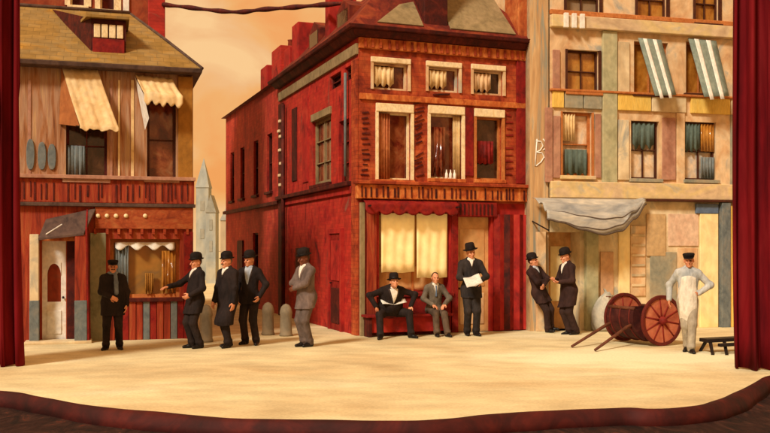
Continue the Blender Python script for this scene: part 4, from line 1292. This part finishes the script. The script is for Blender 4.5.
# ------------------------------------------------------------------ people
class Vox:
    """A distance field on a grid: rounded cones and ellipsoids that melt into one another, then one closed surface."""
    def __init__(s, lo, hi, h):
        s.h = h
        s.lo = np.array(lo, dtype=np.float64)
        s.n = np.maximum(4, np.ceil((np.array(hi) - s.lo) / h).astype(int) + 1)
        s.ax = [s.lo[i] + h * np.arange(s.n[i]) for i in range(3)]
        s.f = np.full(s.n, 9.0, dtype=np.float32)
    def win(s, lo, hi):
        sl = []
        for i in range(3):
            a = int(np.clip(math.floor((lo[i] - s.lo[i]) / s.h), 0, s.n[i] - 1))
            b = int(np.clip(math.ceil((hi[i] - s.lo[i]) / s.h) + 1, a + 1, s.n[i]))
            sl.append(slice(a, b))
        sl = tuple(sl)
        return sl, s.ax[0][sl[0]][:, None, None], s.ax[1][sl[1]][None, :, None], s.ax[2][sl[2]][None, None, :]
    def put(s, sl, d, k, sub=False):
        g = s.f[sl]
        d = d.astype(np.float32)
        if sub:
            h = np.clip(.5 - .5 * (g + d) / max(k, 1e-5), 0, 1)
            s.f[sl] = g * (1 - h) - d * h + k * h * (1 - h)
        else:
            h = np.clip(.5 + .5 * (g - d) / max(k, 1e-5), 0, 1)
            s.f[sl] = g * (1 - h) + d * h - k * h * (1 - h)
    def cone(s, a, b, ra, rb, k=.02):
        a, b = np.array(a, float), np.array(b, float)
        m = max(ra, rb) + k + 3 * s.h
        sl, x, y, z = s.win(np.minimum(a, b) - m, np.maximum(a, b) + m)
        d = b - a
        q = max(float(d @ d), 1e-9)
        t = np.clip(((x - a[0]) * d[0] + (y - a[1]) * d[1] + (z - a[2]) * d[2]) / q, 0, 1)
        r = np.sqrt((x - a[0] - t * d[0]) ** 2 + (y - a[1] - t * d[1]) ** 2 + (z - a[2] - t * d[2]) ** 2)
        s.put(sl, r - (ra + (rb - ra) * t), k)
        return s
    def ell(s, c, r, M=None, k=.02, sub=False, cut=None):
        c, r = np.array(c, float), np.array(r, float)
        m = r.max() + k + 3 * s.h
        sl, x, y, z = s.win(c - m, c + m)
        X, Y, Z = x - c[0], y - c[1], z - c[2]
        if M is not None:
            A = np.array(M.to_3x3().transposed())
            X, Y, Z = A[0, 0] * X + A[0, 1] * Y + A[0, 2] * Z, A[1, 0] * X + A[1, 1] * Y + A[1, 2] * Z, A[2, 0] * X + A[2, 1] * Y + A[2, 2] * Z
        k0 = np.sqrt((X / r[0]) ** 2 + (Y / r[1]) ** 2 + (Z / r[2]) ** 2)
        k1 = np.sqrt((X / r[0] ** 2) ** 2 + (Y / r[1] ** 2) ** 2 + (Z / r[2] ** 2) ** 2)
        d = k0 * (k0 - 1) / np.maximum(k1, 1e-6)
        if cut is not None:
            d = np.maximum(d, cut(X, Y, Z))
        s.put(sl, d, k, sub)
        return s
    def floor(s, z0):
        z = s.ax[2][None, None, :]
        s.f = np.maximum(s.f, (z0 - z).astype(np.float32))
        return s
    def surface(s):
        f = s.f
        f[0], f[-1], f[:, 0], f[:, -1], f[:, :, 0], f[:, :, -1] = 9, 9, 9, 9, 9, 9
        ins = f < 0
        c = np.zeros(np.array(f.shape) - 1, dtype=np.int8)
        for i in (0, 1):
            for j in (0, 1):
                for k in (0, 1):
                    c += ins[i:i + c.shape[0], j:j + c.shape[1], k:k + c.shape[2]]
        act = np.argwhere((c > 0) & (c < 8))
        idx = np.full(c.shape, -1, dtype=np.int64)
        idx[tuple(act.T)] = np.arange(len(act))
        pos = np.zeros((len(act), 3)); cnt = np.zeros(len(act))
        offs = [(i, j, k) for i in (0, 1) for j in (0, 1) for k in (0, 1)]
        for o in offs:
            for axis in range(3):
                if o[axis] == 1:
                    continue
                p = list(o); p[axis] = 1
                f0 = f[act[:, 0] + o[0], act[:, 1] + o[1], act[:, 2] + o[2]]
                f1 = f[act[:, 0] + p[0], act[:, 1] + p[1], act[:, 2] + p[2]]
                x = (f0 < 0) != (f1 < 0)
                t = np.where(x, f0 / np.where(x, f0 - f1, 1), 0)
                q = np.tile(np.array(o, float), (len(act), 1)); q[:, axis] += t
                pos[x] += q[x]; cnt[x] += 1
        pos = pos / np.maximum(cnt, 1)[:, None] + act
        V = s.lo + pos * s.h
        Fs = []
        for axis in range(3):
            a, b = (axis + 1) % 3, (axis + 2) % 3
            sl0 = [slice(None)] * 3; sl1 = [slice(None)] * 3
            sl0[axis] = slice(0, -1); sl1[axis] = slice(1, None)
            i0, i1 = ins[tuple(sl0)], ins[tuple(sl1)]
            e = np.argwhere(i0 != i1)
            e = e[(e[:, a] > 0) & (e[:, b] > 0) & (e[:, a] < f.shape[a] - 1) & (e[:, b] < f.shape[b] - 1)]
            flip = ~i0[tuple(e.T)]
            def cell(da, db):
                q = e.copy(); q[:, a] -= da; q[:, b] -= db
                return idx[tuple(q.T)]
            q = np.stack([cell(1, 1), cell(0, 1), cell(0, 0), cell(1, 0)], 1)
            q[flip] = q[flip][:, ::-1]
            Fs.append(q)
        return V, np.concatenate(Fs)

def ik(a, b, l1, l2, pole):
    a, b, pole = Vector(a), Vector(b), Vector(pole)
    d = b - a
    L_ = d.length
    if L_ > (l1 + l2) * .999:
        b = a + d.normalized() * (l1 + l2) * .999
        d = b - a; L_ = d.length
    n = d.normalized()
    x = (l1 * l1 - l2 * l2 + L_ * L_) / (2 * L_)
    hh = math.sqrt(max(0, l1 * l1 - x * x))
    p = (pole - n * pole.dot(n))
    p = p.normalized() if p.length > 1e-6 else n.orthogonal()
    return a + n * x + p * hh, b

def raw_obj(name, V, F_, mat, parent, M):
    V = np.asarray(V)
    A = np.array(M)
    V = V @ A[:3, :3].T + A[:3, 3]
    me = bpy.data.meshes.new(name)
    me.from_pydata(V.tolist(), [], [tuple(int(i) for i in f) for f in F_])
    me.materials.append(mat)
    me.polygons.foreach_set('use_smooth', [True] * len(me.polygons))
    me.update()
    o = bpy.data.objects.new(name, me)
    COL.objects.link(o)
    hang(o, parent)
    return o

skin = brush('skin', [(176, 110, 78), (206, 138, 100), (214, 150, 114)], size=6, scale=(1, 1, 1), rough=.55, bump=.05, detail=2)
skin_d = brush('hat_shaded_skin', [(84, 44, 28), (120, 66, 44)], size=6, scale=(1, 1, 1), rough=.55, bump=.05, detail=2)  # skin colour darkened to stand for the shade under a hat
def cloth(name, a, b):
    return brush(name, [a, b], size=1.5, scale=(3.2, 3.2, 1.7), rough=.85, bump=.9, spec=.2, detail=2)
black_c = cloth('black_wool', (22, 15, 14), (40, 29, 26))
black_t = cloth('black_trousers', (24, 18, 16), (44, 32, 28))
brown_c = cloth('brown_black_wool', (38, 22, 20), (60, 38, 32))
brown_t = cloth('brown_black_trousers', (40, 26, 22), (60, 40, 34))
char_c = cloth('charcoal_wool', (32, 28, 28), (54, 46, 42))
char_t = cloth('charcoal_trousers', (34, 30, 28), (54, 46, 42))
felt = cloth('black_felt', (18, 12, 10), (34, 24, 20))
taupe = cloth('taupe_wool', (84, 70, 64), (116, 98, 90))
taupe_t = cloth('taupe_trousers', (78, 66, 60), (104, 88, 80))
grey_c = cloth('grey_wool', (76, 68, 58), (112, 100, 84))
grey_t = cloth('grey_brown_trousers', (70, 56, 44), (104, 84, 66))
pale_sh = cloth('blue_grey_shirt', (150, 154, 154), (194, 192, 184))
work_t = cloth('pale_work_trousers', (142, 130, 112), (176, 164, 142))
apron_c = cloth('white_apron_cloth', (200, 190, 172), (226, 216, 198))
shirt_w = cloth('white_shirt', (206, 196, 180), (230, 222, 208))
shirt_b = cloth('pale_blue_shirt', (150, 158, 170), (186, 190, 194))
scarf_b = cloth('blue_grey_scarf', (92, 100, 112), (128, 134, 140))
shoe_m = brush('black_leather', [(14, 10, 8), (28, 20, 16)], size=3, rough=.45)
hair_b = brush('brown_hair', [(44, 26, 16), (74, 44, 26)], size=6, scale=(3, 3, 1), rough=.6)
hair_g = brush('grey_hair', [(84, 70, 58), (120, 104, 88)], size=6, scale=(3, 3, 1), rough=.6)
eye_m = brush('dark_eye', [(18, 12, 10), (30, 20, 16)], size=6, rough=.3)
paper_m = brush('newsprint', [(186, 180, 168), (214, 208, 196), (226, 220, 206)], size=3, scale=(3, 3, 8))

lapel_b = cloth('black_satin', (36, 27, 24), (58, 44, 38))
lapel_t = cloth('taupe_lapel', (96, 80, 74), (128, 108, 98))
lapel_g = cloth('grey_lapel', (92, 82, 70), (126, 114, 96))
def person(label, px, D, yaw, scale, arms, legs, jacket, trousers, hat='bowler', hat_m=None, skin_m=None, shirt=None, tie=None, scarf=None, lean=(0, 0), tilt=(0, 0), head=(0, 0, 0),
           fat=0.0, coat=.36, pelvis_z=.92, sleeve_m=None, apron=None, hair=None, beard=False, hat_tilt=(0, 0), pos=None, wide=1.0, hem=None, lapel=None):
    """arms = ((wrist, pole, palm_dir, curl), the same) for the side at -x, then +x; legs = ((ankle, pole, toe_yaw), ...)."""
    hat_m = hat_m or felt
    lapel = {black_c: lapel_b, brown_c: lapel_b, char_c: lapel_b, taupe: lapel_t, grey_c: lapel_g}.get(jacket)
    skin_m = skin_m or skin
    X, Y = ((px - 385) / FPX * D, D) if pos is None else pos
    t = thing('person', label, 'person', (X, Y, 0))
    M = Matrix.Translation((X, Y, 0)) @ Matrix.Rotation(R(tilt[0]), 4, 'Y') @ Matrix.Rotation(R(tilt[1]), 4, 'X') @ Matrix.Rotation(R(yaw), 4, 'Z') @ Matrix.Scale(scale, 4)
    pz = pelvis_z
    TR = Matrix.Rotation(R(lean[0]), 3, 'X') @ Matrix.Rotation(R(lean[1]), 3, 'Y')     # + leans forward, + leans to +x
    P0 = Vector((0, 0, pz))
    def T(x, y, z):                                        # a trunk point given for pelvis height .92
        return P0 + TR @ Vector((x, y, z - .92))
    sh = [T(-.170 * wide, 0, 1.375), T(.170 * wide, 0, 1.375)]
    hp = [Vector((-.09, 0, pz - .03)), Vector((.09, 0, pz - .03))]
    neck, hc = T(0, .0, 1.45), T(0, -.025, 1.60)
    HM = (Matrix.Rotation(R(head[0]), 3, 'Z') @ Matrix.Rotation(R(head[1]), 3, 'X') @ Matrix.Rotation(R(head[2]), 3, 'Y'))
    def Hd(x, y, z):
        return hc + HM @ Vector((x, y, z))
    A = []
    for i in (0, 1):
        wr, pole, palm, curl = arms[i]
        el, w = ik(sh[i], Vector(wr), .285, .255, pole)
        A.append((el, w, Vector(palm).normalized(), curl))
    G = []
    for i in (0, 1):
        an, pole, ty = legs[i]
        kn, a_ = ik(hp[i], Vector(an), .43, .415, pole)
        G.append((kn, a_, ty))
    pts = [neck, hc + Vector((0, 0, .16)), hc - Vector((0, 0, .14)), *sh, *hp, P0]
    for el, w, _, _ in A:
        pts += [el, w]
    for kn, a_, _ in G:
        pts += [kn, a_ - Vector((0, 0, .05))]
    arr = np.array(pts)
    lo, hi = arr.min(0) - .27, arr.max(0) + .27
    lo[2] = max(lo[2], -.03)
    # ---- body: one surface, head to foot
    v = Vox(lo, hi, .0075)
    v.ell(T(0, 0, 1.28), (.150, .10, .2), TR.to_4x4(), .05)
    v.ell(T(0, 0, 1.05), (.135, .095, .2), TR.to_4x4(), .05)
    v.ell(P0, (.145, .1, .13), None, .05)
    v.cone(sh[0], sh[1], .05, .05, .05)
    v.cone(T(0, .005, 1.40), Hd(0, .02, -.05), .062, .056, .03)
    for i in (0, 1):
        el, w, _, _ = A[i]
        v.cone(sh[i], el, .05, .04, .03); v.cone(el, w, .039, .028, .02)
        kn, a_, ty = G[i]
        v.cone(hp[i], kn, .078, .052, .03); v.cone(kn, a_, .05, .036, .02)
        fd = Matrix.Rotation(R(ty), 3, 'Z') @ Vector((0, -1, 0))
        v.cone(a_ + Vector((0, 0, -.045)) - fd * .03, a_ + fd * .12 + Vector((0, 0, -.05)), .03, .025, .02)
    # head
    v.ell(Hd(0, .012, .022), (.077, .097, .098), HM.to_4x4(), .02)
    v.ell(Hd(0, -.033, -.048), (.058, .062, .074), HM.to_4x4(), .03)
    v.ell(Hd(0, -.076, -.098), (.026, .022, .02), HM.to_4x4(), .02)
    v.cone(Hd(-.034, -.084, .024), Hd(.034, -.084, .024), .011, .011, .012)
    for sx in (-1, 1):
        v.ell(Hd(sx * .079, .012, -.01), (.011, .024, .034), HM.to_4x4(), .006)
        v.ell(Hd(sx * .031, -.101, .004), (.018, .014, .011), HM.to_4x4(), .006, sub=True)
        v.ell(Hd(sx * .042, -.075, -.03), (.02, .016, .016), HM.to_4x4(), .02)
    v.cone(Hd(0, -.092, .012), Hd(0, -.119, -.028), .009, .0145, .008)
    v.ell(Hd(0, -.093, -.06), (.024, .012, .0065), HM.to_4x4(), .004)
    v.ell(Hd(0, -.091, -.073), (.02, .012, .007), HM.to_4x4(), .004)
    # hands
    for i in (0, 1):
        el, w, palm, curl = A[i]
        d = (w - el).normalized()
        pn = (palm - d * palm.dot(d))
        pn = pn.normalized() if pn.length > .05 else d.orthogonal().normalized()
        ac = d.cross(pn).normalized()
        if ac.dot(Vector((1, 0, 0))) * (1 if i else -1) > 0 and abs(ac.x) > .3:
            ac = -ac
        RM = Matrix((ac, pn, d)).transposed()
        v.ell(w + d * .05, (.043, .020, .056), RM.to_4x4(), .012)
        for q, (off, ln) in enumerate(((-.031, .068), (-.011, .080), (.010, .076), (.030, .060))):
            b = w + d * .088 + ac * off
            c1 = R(curl * .45 + 3 * q)
            d1 = d * math.cos(c1) + pn * math.sin(c1)
            m1 = b + d1 * ln * .55
            c2 = R(curl * 1.35 + 4 * q)
            d2 = d * math.cos(c2) + pn * math.sin(c2)
            v.cone(b, m1, .0105, .0098, .004); v.cone(m1, m1 + d2 * ln * .5, .0098, .0085, .003)
        tb_ = w + d * .03 - ac * .034
        t1 = tb_ + (d * .6 - ac * .6 + pn * .3).normalized() * .04
        v.cone(tb_, t1, .015, .0125, .008); v.cone(t1, t1 + (d * .85 - ac * .15 + pn * .35).normalized() * .035, .0125, .010, .004)
    v.floor(0.0)
    V, Fc = v.surface()
    body = raw_obj('body', V, Fc, skin_m, t, M)
    # ---- trousers
    v = Vox(lo, hi, .011)
    v.ell(P0, (.155 + fat * .7, .118 + fat * .7, .13), None, .04)
    for i in (0, 1):
        kn, a_, ty = G[i]
        v.cone(hp[i], kn, .100 + fat * .3, .076, .03)
        v.cone(kn, a_ + Vector((0, 0, -.015)), .074, .066, .03)
        v.ell(a_ + Vector((0, -.02, .03)), (.07, .075, .045), None, .03)
    v.floor(.035)
    raw_obj('trousers', *v.surface(), trousers, t, M)
    # ---- shoes
    for i in (0, 1):
        kn, a_, ty = G[i]
        fd = Matrix.Rotation(R(ty), 3, 'Z') @ Vector((0, -1, 0))
        up = a_.z - .085
        v = Vox(a_ - Vector((.25, .25, .14)), a_ + Vector((.25, .25, .1)), .009)
        q = Vector((a_.x, a_.y, up))
        v.cone(q - fd * .035 + Vector((0, 0, .04)), q + fd * .07 + Vector((0, 0, .04)), .045, .044, .02)
        v.cone(q + fd * .07 + Vector((0, 0, .035)), q + fd * .17 + Vector((0, 0, .026)), .043, .03, .02)
        v.cone(q - fd * .01 + Vector((0, 0, .04)), q + Vector((0, 0, .1)), .044, .042, .02)
        v.floor(up + .001 if up > .001 else .001)
        raw_obj('shoe', *v.surface(), shoe_m, t, M)
    # ---- jacket or coat
    v = Vox(lo, hi, .0095)
    v.ell(T(0, .0, 1.27), (.178 * wide + fat * .4, .125 + fat * .5, .23), TR.to_4x4(), .06)
    v.ell(T(0, -.012 - fat * .4, 1.06), (.162 + fat, .125 + fat, .21), TR.to_4x4(), .06)
    v.ell(P0 + Vector((0, 0, .0)), (.172 + fat * .9, .132 + fat * .8, .15), None, .06)
    v.cone(T(-.15 * wide, 0, 1.375), T(.15 * wide, 0, 1.375), .066, .066, .05)
    for sx in (-1, 1):
        v.cone(T(sx * .14 * wide, .01, 1.385), T(sx * .02, .015, 1.45), .062, .06, .05)
    v.cone(T(0, .02, 1.40), T(0, .015, 1.475), .085, .066, .03)           # collar
    for i in (0, 1):
        el, w, _, _ = A[i]
        dd_ = (w - el).normalized()
        v.cone(sh[i], el, .065, .057, .04); v.cone(el, w - dd_ * .005, .056, .047, .03)
        kk = (sh[i] + el) / 2
        v.ell(el + Vector((0, 0, .02)), (.06, .06, .05), None, .03)
        if coat > 0:
            kn, a_, ty = G[i]
            if hem is None:                                 # seated: skirt of the jacket follows the thigh
                v.cone(hp[i], hp[i].lerp(kn, coat), .112 + fat * .4, .104, .06)
            else:
                v.cone(hp[i], kn, .114 + fat * .4, .106 + .035 * coat, .07)
                v.cone(kn, kn.lerp(a_, .6), .112 + .025 * coat, .115 + .03 * coat, .07)
    if hem is not None:
        hz = v.ax[2][None, None, :]
        hy = v.ax[1][None, :, None]
        v.f = np.maximum(v.f, (hem + .10 * hy - hz).astype(np.float32))
    raw_obj('overcoat' if coat > .9 else ('shirt' if apron else 'jacket'), *v.surface(), jacket, t, M)
    # ---- shirt front, showing as a V
    def chest_patch(name, mat, half, ztop, zbot, grow, par):
        v = Vox(lo, hi, .008)
        def wedge(Xl, Yl, Zl):
            zz = Zl + 1.24
            w_ = half * (zz - zbot) / (ztop - zbot)
            return np.maximum(np.maximum(np.abs(Xl) - w_, Yl + .02), np.maximum(zbot - zz, zz - ztop))
        v.ell(T(0, -.004, 1.24), (.178 * wide + fat * .6 + grow, .127 + fat * .75 + grow, .25 + grow), TR.to_4x4(), .0, cut=wedge)
        return raw_obj(name, *v.surface(), mat, par, M)
    if shirt and lapel:
        chest_patch('lapel', lapel, shirt[1] + .045, 1.47, shirt[2] - .05, .006, t)
    if shirt:
        chest_patch('shirt_front', shirt[0], shirt[1], 1.47, shirt[2], .012, t)
        v = Vox(lo, hi, .008)
        v.cone(T(-.03, -.035, 1.455), T(.03, -.035, 1.455), .05, .05, .02)
        raw_obj('collar', *v.surface(), shirt[0], t, M)
    if tie:
        v = Vox(lo, hi, .008)
        f0 = .127 + fat * .75
        v.cone(T(0, -.105, 1.43), T(0, -f0 * .98 - .004, 1.33), .017, .016, .01); v.cone(T(0, -f0 * .98 - .004, 1.33), T(0, -f0 - .012, 1.22), .016, .022, .01)
        raw_obj('tie', *v.surface(), tie, t, M)
    if scarf:
        v = Vox(lo, hi, .0085)
        for k in range(9):
            a0_, a1_ = math.pi * 2 * k / 9, math.pi * 2 * (k + 1) / 9
            v.cone(T(.075 * math.cos(a0_), .01 + .07 * math.sin(a0_), 1.47), T(.075 * math.cos(a1_), .01 + .07 * math.sin(a1_), 1.47), .034, .034, .02)
        f0 = .132 + fat * .8
        v.cone(T(.05, -.10, 1.44), T(.065, -f0 - .005, 1.30), .035, .04, .02); v.cone(T(.065, -f0 - .005, 1.30), T(.07, -f0 - .02 - fat * .3, 1.10), .04, .042, .02)
        raw_obj('scarf', *v.surface(), scarf, t, M)
    if apron:
        v = Vox(lo, hi, .0095)
        def front(Xl, Yl, Zl):
            return np.maximum(Yl + .03, np.abs(Xl) - .125)
        v.ell(T(0, -.004, 1.18), (.185 + fat, .142 + fat, .27), TR.to_4x4(), .0, cut=front)
        v.ell(T(0, -.012, 1.03), (.176, .146, .2), TR.to_4x4(), .03, cut=lambda Xl, Yl, Zl: np.maximum(Yl + .03, np.abs(Xl) - .14))
        v.ell(P0 + Vector((0, -.01, -.10)), (.196, .162, .42), None, .05, cut=lambda Xl, Yl, Zl: np.maximum(np.maximum(Yl + .03, np.abs(Xl) - .15), -.27 - Zl + .2 * Xl))
        raw_obj('apron', *v.surface(), apron, t, M)
    # ---- eyes, hair, hat
    for sx in (-1, 1):
        v = Vox(Hd(sx * .031, -.088, .004) - Vector((.03, .03, .03)), Hd(sx * .031, -.088, .004) + Vector((.03, .03, .03)), .004)
        v.ell(Hd(sx * .031, -.086, .004), (.013, .011, .009), HM.to_4x4(), .0)
        raw_obj('eye', *v.surface(), eye_m, body, M)
    hm = hair or hair_b
    v = Vox(np.array(hc) - .17, np.array(hc) + .17, .008)
    v.ell(Hd(0, .014, .022), (.084, .104, .105), HM.to_4x4(), .0, cut=lambda Xl, Yl, Zl: -(.80 * Yl + .60 * Zl - .004 + .02 * np.sin(Xl * 60)))
    raw_obj('hair', *v.surface(), hm, t, M)
    if beard:
        v = Vox(np.array(hc) - .17, np.array(hc) + .17, .007)
        v.ell(Hd(-.018, -.104, -.046), (.024, .012, .009), HM.to_4x4(), .008); v.ell(Hd(.018, -.104, -.046), (.024, .012, .009), HM.to_4x4(), .008)
        raw_obj('moustache', *v.surface(), hm, t, M)
    if hat:
        HT = HM @ Matrix.Rotation(R(hat_tilt[0]), 3, 'X') @ Matrix.Rotation(R(hat_tilt[1]), 3, 'Y')
        mb = MB()
        if hat == 'bowler':
            prof = [(.098, .0), (.124, .000), (.136, .012), (.138, .020), (.134, .021), (.122, .010), (.110, .012), (.108, .03), (.109, .07), (.103, .10), (.083, .128), (.048, .144), (.0, .148)]
        elif hat == 'fedora':
            prof = [(.098, .0), (.14, -.006), (.156, .004), (.158, .010), (.14, .004), (.106, .010), (.104, .035), (.100, .08), (.094, .118), (.075, .135), (.04, .125), (.0, .112)]
        else:
            prof = [(.092, .0), (.10, .004), (.104, .02), (.112, .045), (.114, .062), (.10, .075), (.05, .082), (.0, .083)]
        mb.lathe(prof, (0, 0, 0), (0, 0, 1), 28, sx=.90, sy=1.08)
        HV = [Hd(0, .012, .050) + HT @ (Vector(p) + Vector((0, 0, .0))) for p in mb.v]
        ho = raw_obj('hat' if hat != 'cap' else 'cap', [tuple(p) for p in HV], mb.f, hat_m, t, M)
        if hat == 'cap':
            m2 = MB()
            n_ = 12
            vs = []
            for i in range(n_ + 1):
                a = math.pi * (i / n_) + math.pi
                vs.append((.088 * math.cos(a), .02 + .10 * math.sin(a), .004)); vs.append((.080 * math.cos(a), -.02 + .155 * math.sin(a), -.012))
            lo_ = len(vs)
            vs += [(x, y, z + .008) for x, y, z in vs]
            fs = []
            for i in range(n_):
                a = 2 * i
                fs += [(a, a + 1, a + 3, a + 2), (lo_ + a, lo_ + a + 2, lo_ + a + 3, lo_ + a + 1), (a + 1, lo_ + a + 1, lo_ + a + 3, a + 3), (a, a + 2, lo_ + a + 2, lo_ + a)]
            HV = [tuple(Hd(0, .012, .052) + HT @ Vector(p)) for p in vs]
            raw_obj('visor', HV, fs, hat_m, ho, M)
        else:
            m2 = MB().lathe([(.1095, .012), (.1105, .014), (.1105, .034), (.1095, .036)], (0, 0, 0), (0, 0, 1), 28, sx=.90, sy=1.08)
            m2.f = m2.f[:-2]
            raw_obj('hat_band', [tuple(Hd(0, .012, .050) + HT @ Vector(p)) for p in m2.v], m2.f, shoe_m, ho, M)
    return t, M

DN = (0, -1, 0)
def stand(l, r, ty=(12, -12)):
    """ankle points for the -x and +x foot"""
    return ((l, DN, -ty[0]), (r, DN, -ty[1]))

person('stout man in black coat, blue-grey scarf and dark cap, standing before the shop base boards', 113, 15.85, 14, .885,
       (((-.03, -.27, 1.03), (-1, .5, -.2), (0, 1, 0), 40), ((.25, -.06, .86), (.6, .8, 0), (-1, 0, 0), 30)),
       stand((-.13, -.02, .085), (.12, .03, .085), (20, -16)), black_c, black_t, hat='cap', scarf=scarf_b, fat=.045, wide=1.08, head=(4, 4, 0), coat=.5, hem=.68, beard=True)
person('man in black suit and bowler, arm stretched out pointing at the shop window', 195.5, 16.1, -50, .93,
       (((-.22, -.44, 1.15), (-.6, .2, -1), (0, 0, -1), 22), ((.17, -.20, 1.0), (.8, .8, .1), (-1, 0, 0), 40)),
       stand((-.07, -.02, .085), (.09, .05, .085)), black_c, black_t, shirt=(shirt_w, .06, 1.30), scarf=None, head=(0, 6, 0), fat=.02, lean=(-3, 0), coat=.4, hem=.66)
person('man in knee-length black overcoat and bowler, second of the three chatting men', 228.5, 16.25, -38, .94,
       (((-.24, -.14, .86), (-.6, .8, 0), (1, 0, 0), 30), ((.24, -.10, .84), (.6, .8, 0), (-1, 0, 0), 30)),
       stand((-.07, .08, .085), (.08, -.08, .085)), black_c, black_t, shirt=(shirt_w, .06, 1.34), head=(-6, 4, 0), fat=.03, coat=.9, hem=.44, wide=1.14, beard=True, hair=hair_g, lean=(2, 0))
person('man in black jacket over pale blue shirt and bowler, hand at his pocket', 250, 16.7, -14, .95,
       (((-.21, -.06, .88), (-.7, .7, 0), (1, 0, 0), 30), ((.23, -.10, .92), (1, .5, 0), (-1, 0, 0), 45)),
       stand((-.10, .02, .085), (.14, -.03, .085), (14, -18)), black_c, black_t, shirt=(shirt_b, .085, 1.08), head=(-22, 5, 0), coat=.25, hem=.78)
person('man in taupe suit and dark bowler, arms folded, alone before the red side wall', 307, 16.35, -46, .975,
       (((.07, -.20, 1.13), (-.7, -.6, -1), (0, 1, .2), 25), ((-.06, -.235, 1.06), (.7, -.7, -1), (0, 1, .2), 25)),
       stand((-.05, -.02, .085), (.05, .03, .085), (8, -8)), taupe, taupe_t, skin_m=skin_d, shirt=(shirt_w, .06, 1.24), head=(-12, 12, 0), coat=.4, hem=.70, fat=.02, lean=(4, 0))
# the two men on the bench
def bench_pos(px, d):
    s = FF.S(px, d)
    p = FF.P(s, 0, d)
    return (p.x, p.y)
s6 = .97
person('heavy man in black suit and black hat, seated with hands on spread knees', 0, 0, 18, s6,
       (((-.37, -.33, .63), (-1, .1, .3), (0, 0, -1), 30), ((.37, -.31, .63), (1, .1, .3), (0, 0, -1), 30)),
       (((-.34, -.52, .085), (-.7, -1, .6), -28), ((.32, -.46, .085), (.7, -1, .6), 24)), black_c, black_t, hat='fedora', shirt=(shirt_w, .085, 1.20),
       pelvis_z=SEAT / s6 + .10, fat=.10, wide=1.25, lean=(30, 0), head=(0, -8, 0), coat=.22, pos=bench_pos(388.5, .34))
s7 = .92
person('bareheaded man in grey suit and tie, seated on the red bench', 0, 0, 14, s7,
       (((-.13, -.33, .62 / s7), (-1, .5, .1), (0, 0, -1), 30), ((.14, -.32, .62 / s7), (1, .5, .1), (0, 0, -1), 30)),
       (((-.09, -.50, .085), (0, -1, .6), -8), ((.12, -.58, .085), (0, -1, .6), 8)), grey_c, grey_t, hat=None, shirt=(shirt_w, .05, 1.22), tie=bluestroke,
       pelvis_z=SEAT / s7 + .10, lean=(6, 0), head=(-4, 3, 0), coat=.2, pos=bench_pos(434, .27))
person('tall man in black suit and tilted hat, reading a paper by the tan shop door', 471, 18.45, 6, 1.035,
       (((-.05, -.27, 1.07), (-1, .5, -.3), (0, 1, -.4), 45), ((.11, -.26, 1.05), (1, .5, -.3), (0, 1, -.4), 45)),
       stand((-.07, .03, .085), (.09, -.04, .085), (4, -14)), char_c, char_t, hat='fedora', shirt=(shirt_w, .05, 1.32), head=(10, 8, -4), hat_tilt=(-6, -8), coat=.3, hem=.74, lean=(0, -1), wide=1.05)
person('man in dark brown suit and bowler leaning back against the red corner pier, arms folded', 549, 19.2, 42, .945,
       (((.07, -.20, 1.12), (-.7, -.6, -1), (0, 1, .2), 25), ((-.06, -.235, 1.05), (.7, -.7, -1), (0, 1, .2), 25)),
       stand((-.08, -.05, .085), (.08, -.01, .085), (6, -10)), brown_c, brown_t, shirt=(shirt_b, .055, 1.32), head=(10, 2, 0), tilt=(-14, 0), coat=.4, hem=.68, lean=(2, 0))
person('man in dark brown suit and bowler turned to the leaning man, hands before his chest', 573, 18.7, -66, .985,
       (((-.07, -.29, 1.14), (-.7, .4, -.7), (0, .3, 1), 50), ((.06, -.25, 1.10), (.7, .4, -.7), (0, .3, 1), 50)),
       stand((-.06, -.03, .085), (.07, .04, .085), (8, -8)), brown_c, brown_t, shirt=(shirt_w, .06, 1.26), head=(-4, 10, 0), tilt=(-5, 0), coat=.5, hem=.60, fat=.015)
person('man in white apron, pale work clothes and dark cap, hand on hip by the handcart', 690, 15.5, -12, .955,
       (((-.30, .04, .93), (-.6, .9, 0), (1, 0, 0), 25), ((.19, -.07, 1.02), (1, .25, -.1), (-1, .2, 0), 40)),
       (((-.03, .10, .085), DN, -24), ((-.0, -.20, .085), DN, 10)), pale_sh, work_t, hat='cap', apron=apron_c, head=(-6, 4, 0), coat=.0, lean=(0, 5), tilt=(-3, 0))

# papers held or lying on laps
def paper(label, c, ux, uz, w, h, n=8):
    c, ux, uz = Vector(c), Vector(ux).normalized(), Vector(uz).normalized()
    nn = ux.cross(uz)
    rows = []
    for j in range(5):
        rows.append([c + ux * (w * (i / n - .5)) + uz * (h * (j / 4 - .5)) + nn * (.03 * abs(i / n - .5) * 2 + .008 * math.sin(j * 2 + i)) for i in range(n + 1)])
    o = sheet('newspaper', paper_m, rows, .004)
    return tag(o, label, 'newspaper')
Xp = (471 - 385) / FPX * 18.45
paper('folded white newspaper held at the waist by the man at the tan shop door', (Xp + .0, 18.04, 1.09), (1, .15, .3), (-.25, .6, .7), .33, .24)
p6 = bench_pos(388.5, .34)
nn = FF.n
paper('white sheet of paper lying across the lap of the heavy man in black', (p6[0] + nn.x * .27, p6[1] + nn.y * .27, SEAT + .25), (.95, .33, .04), (-.3, .8, .5), .50, .14)
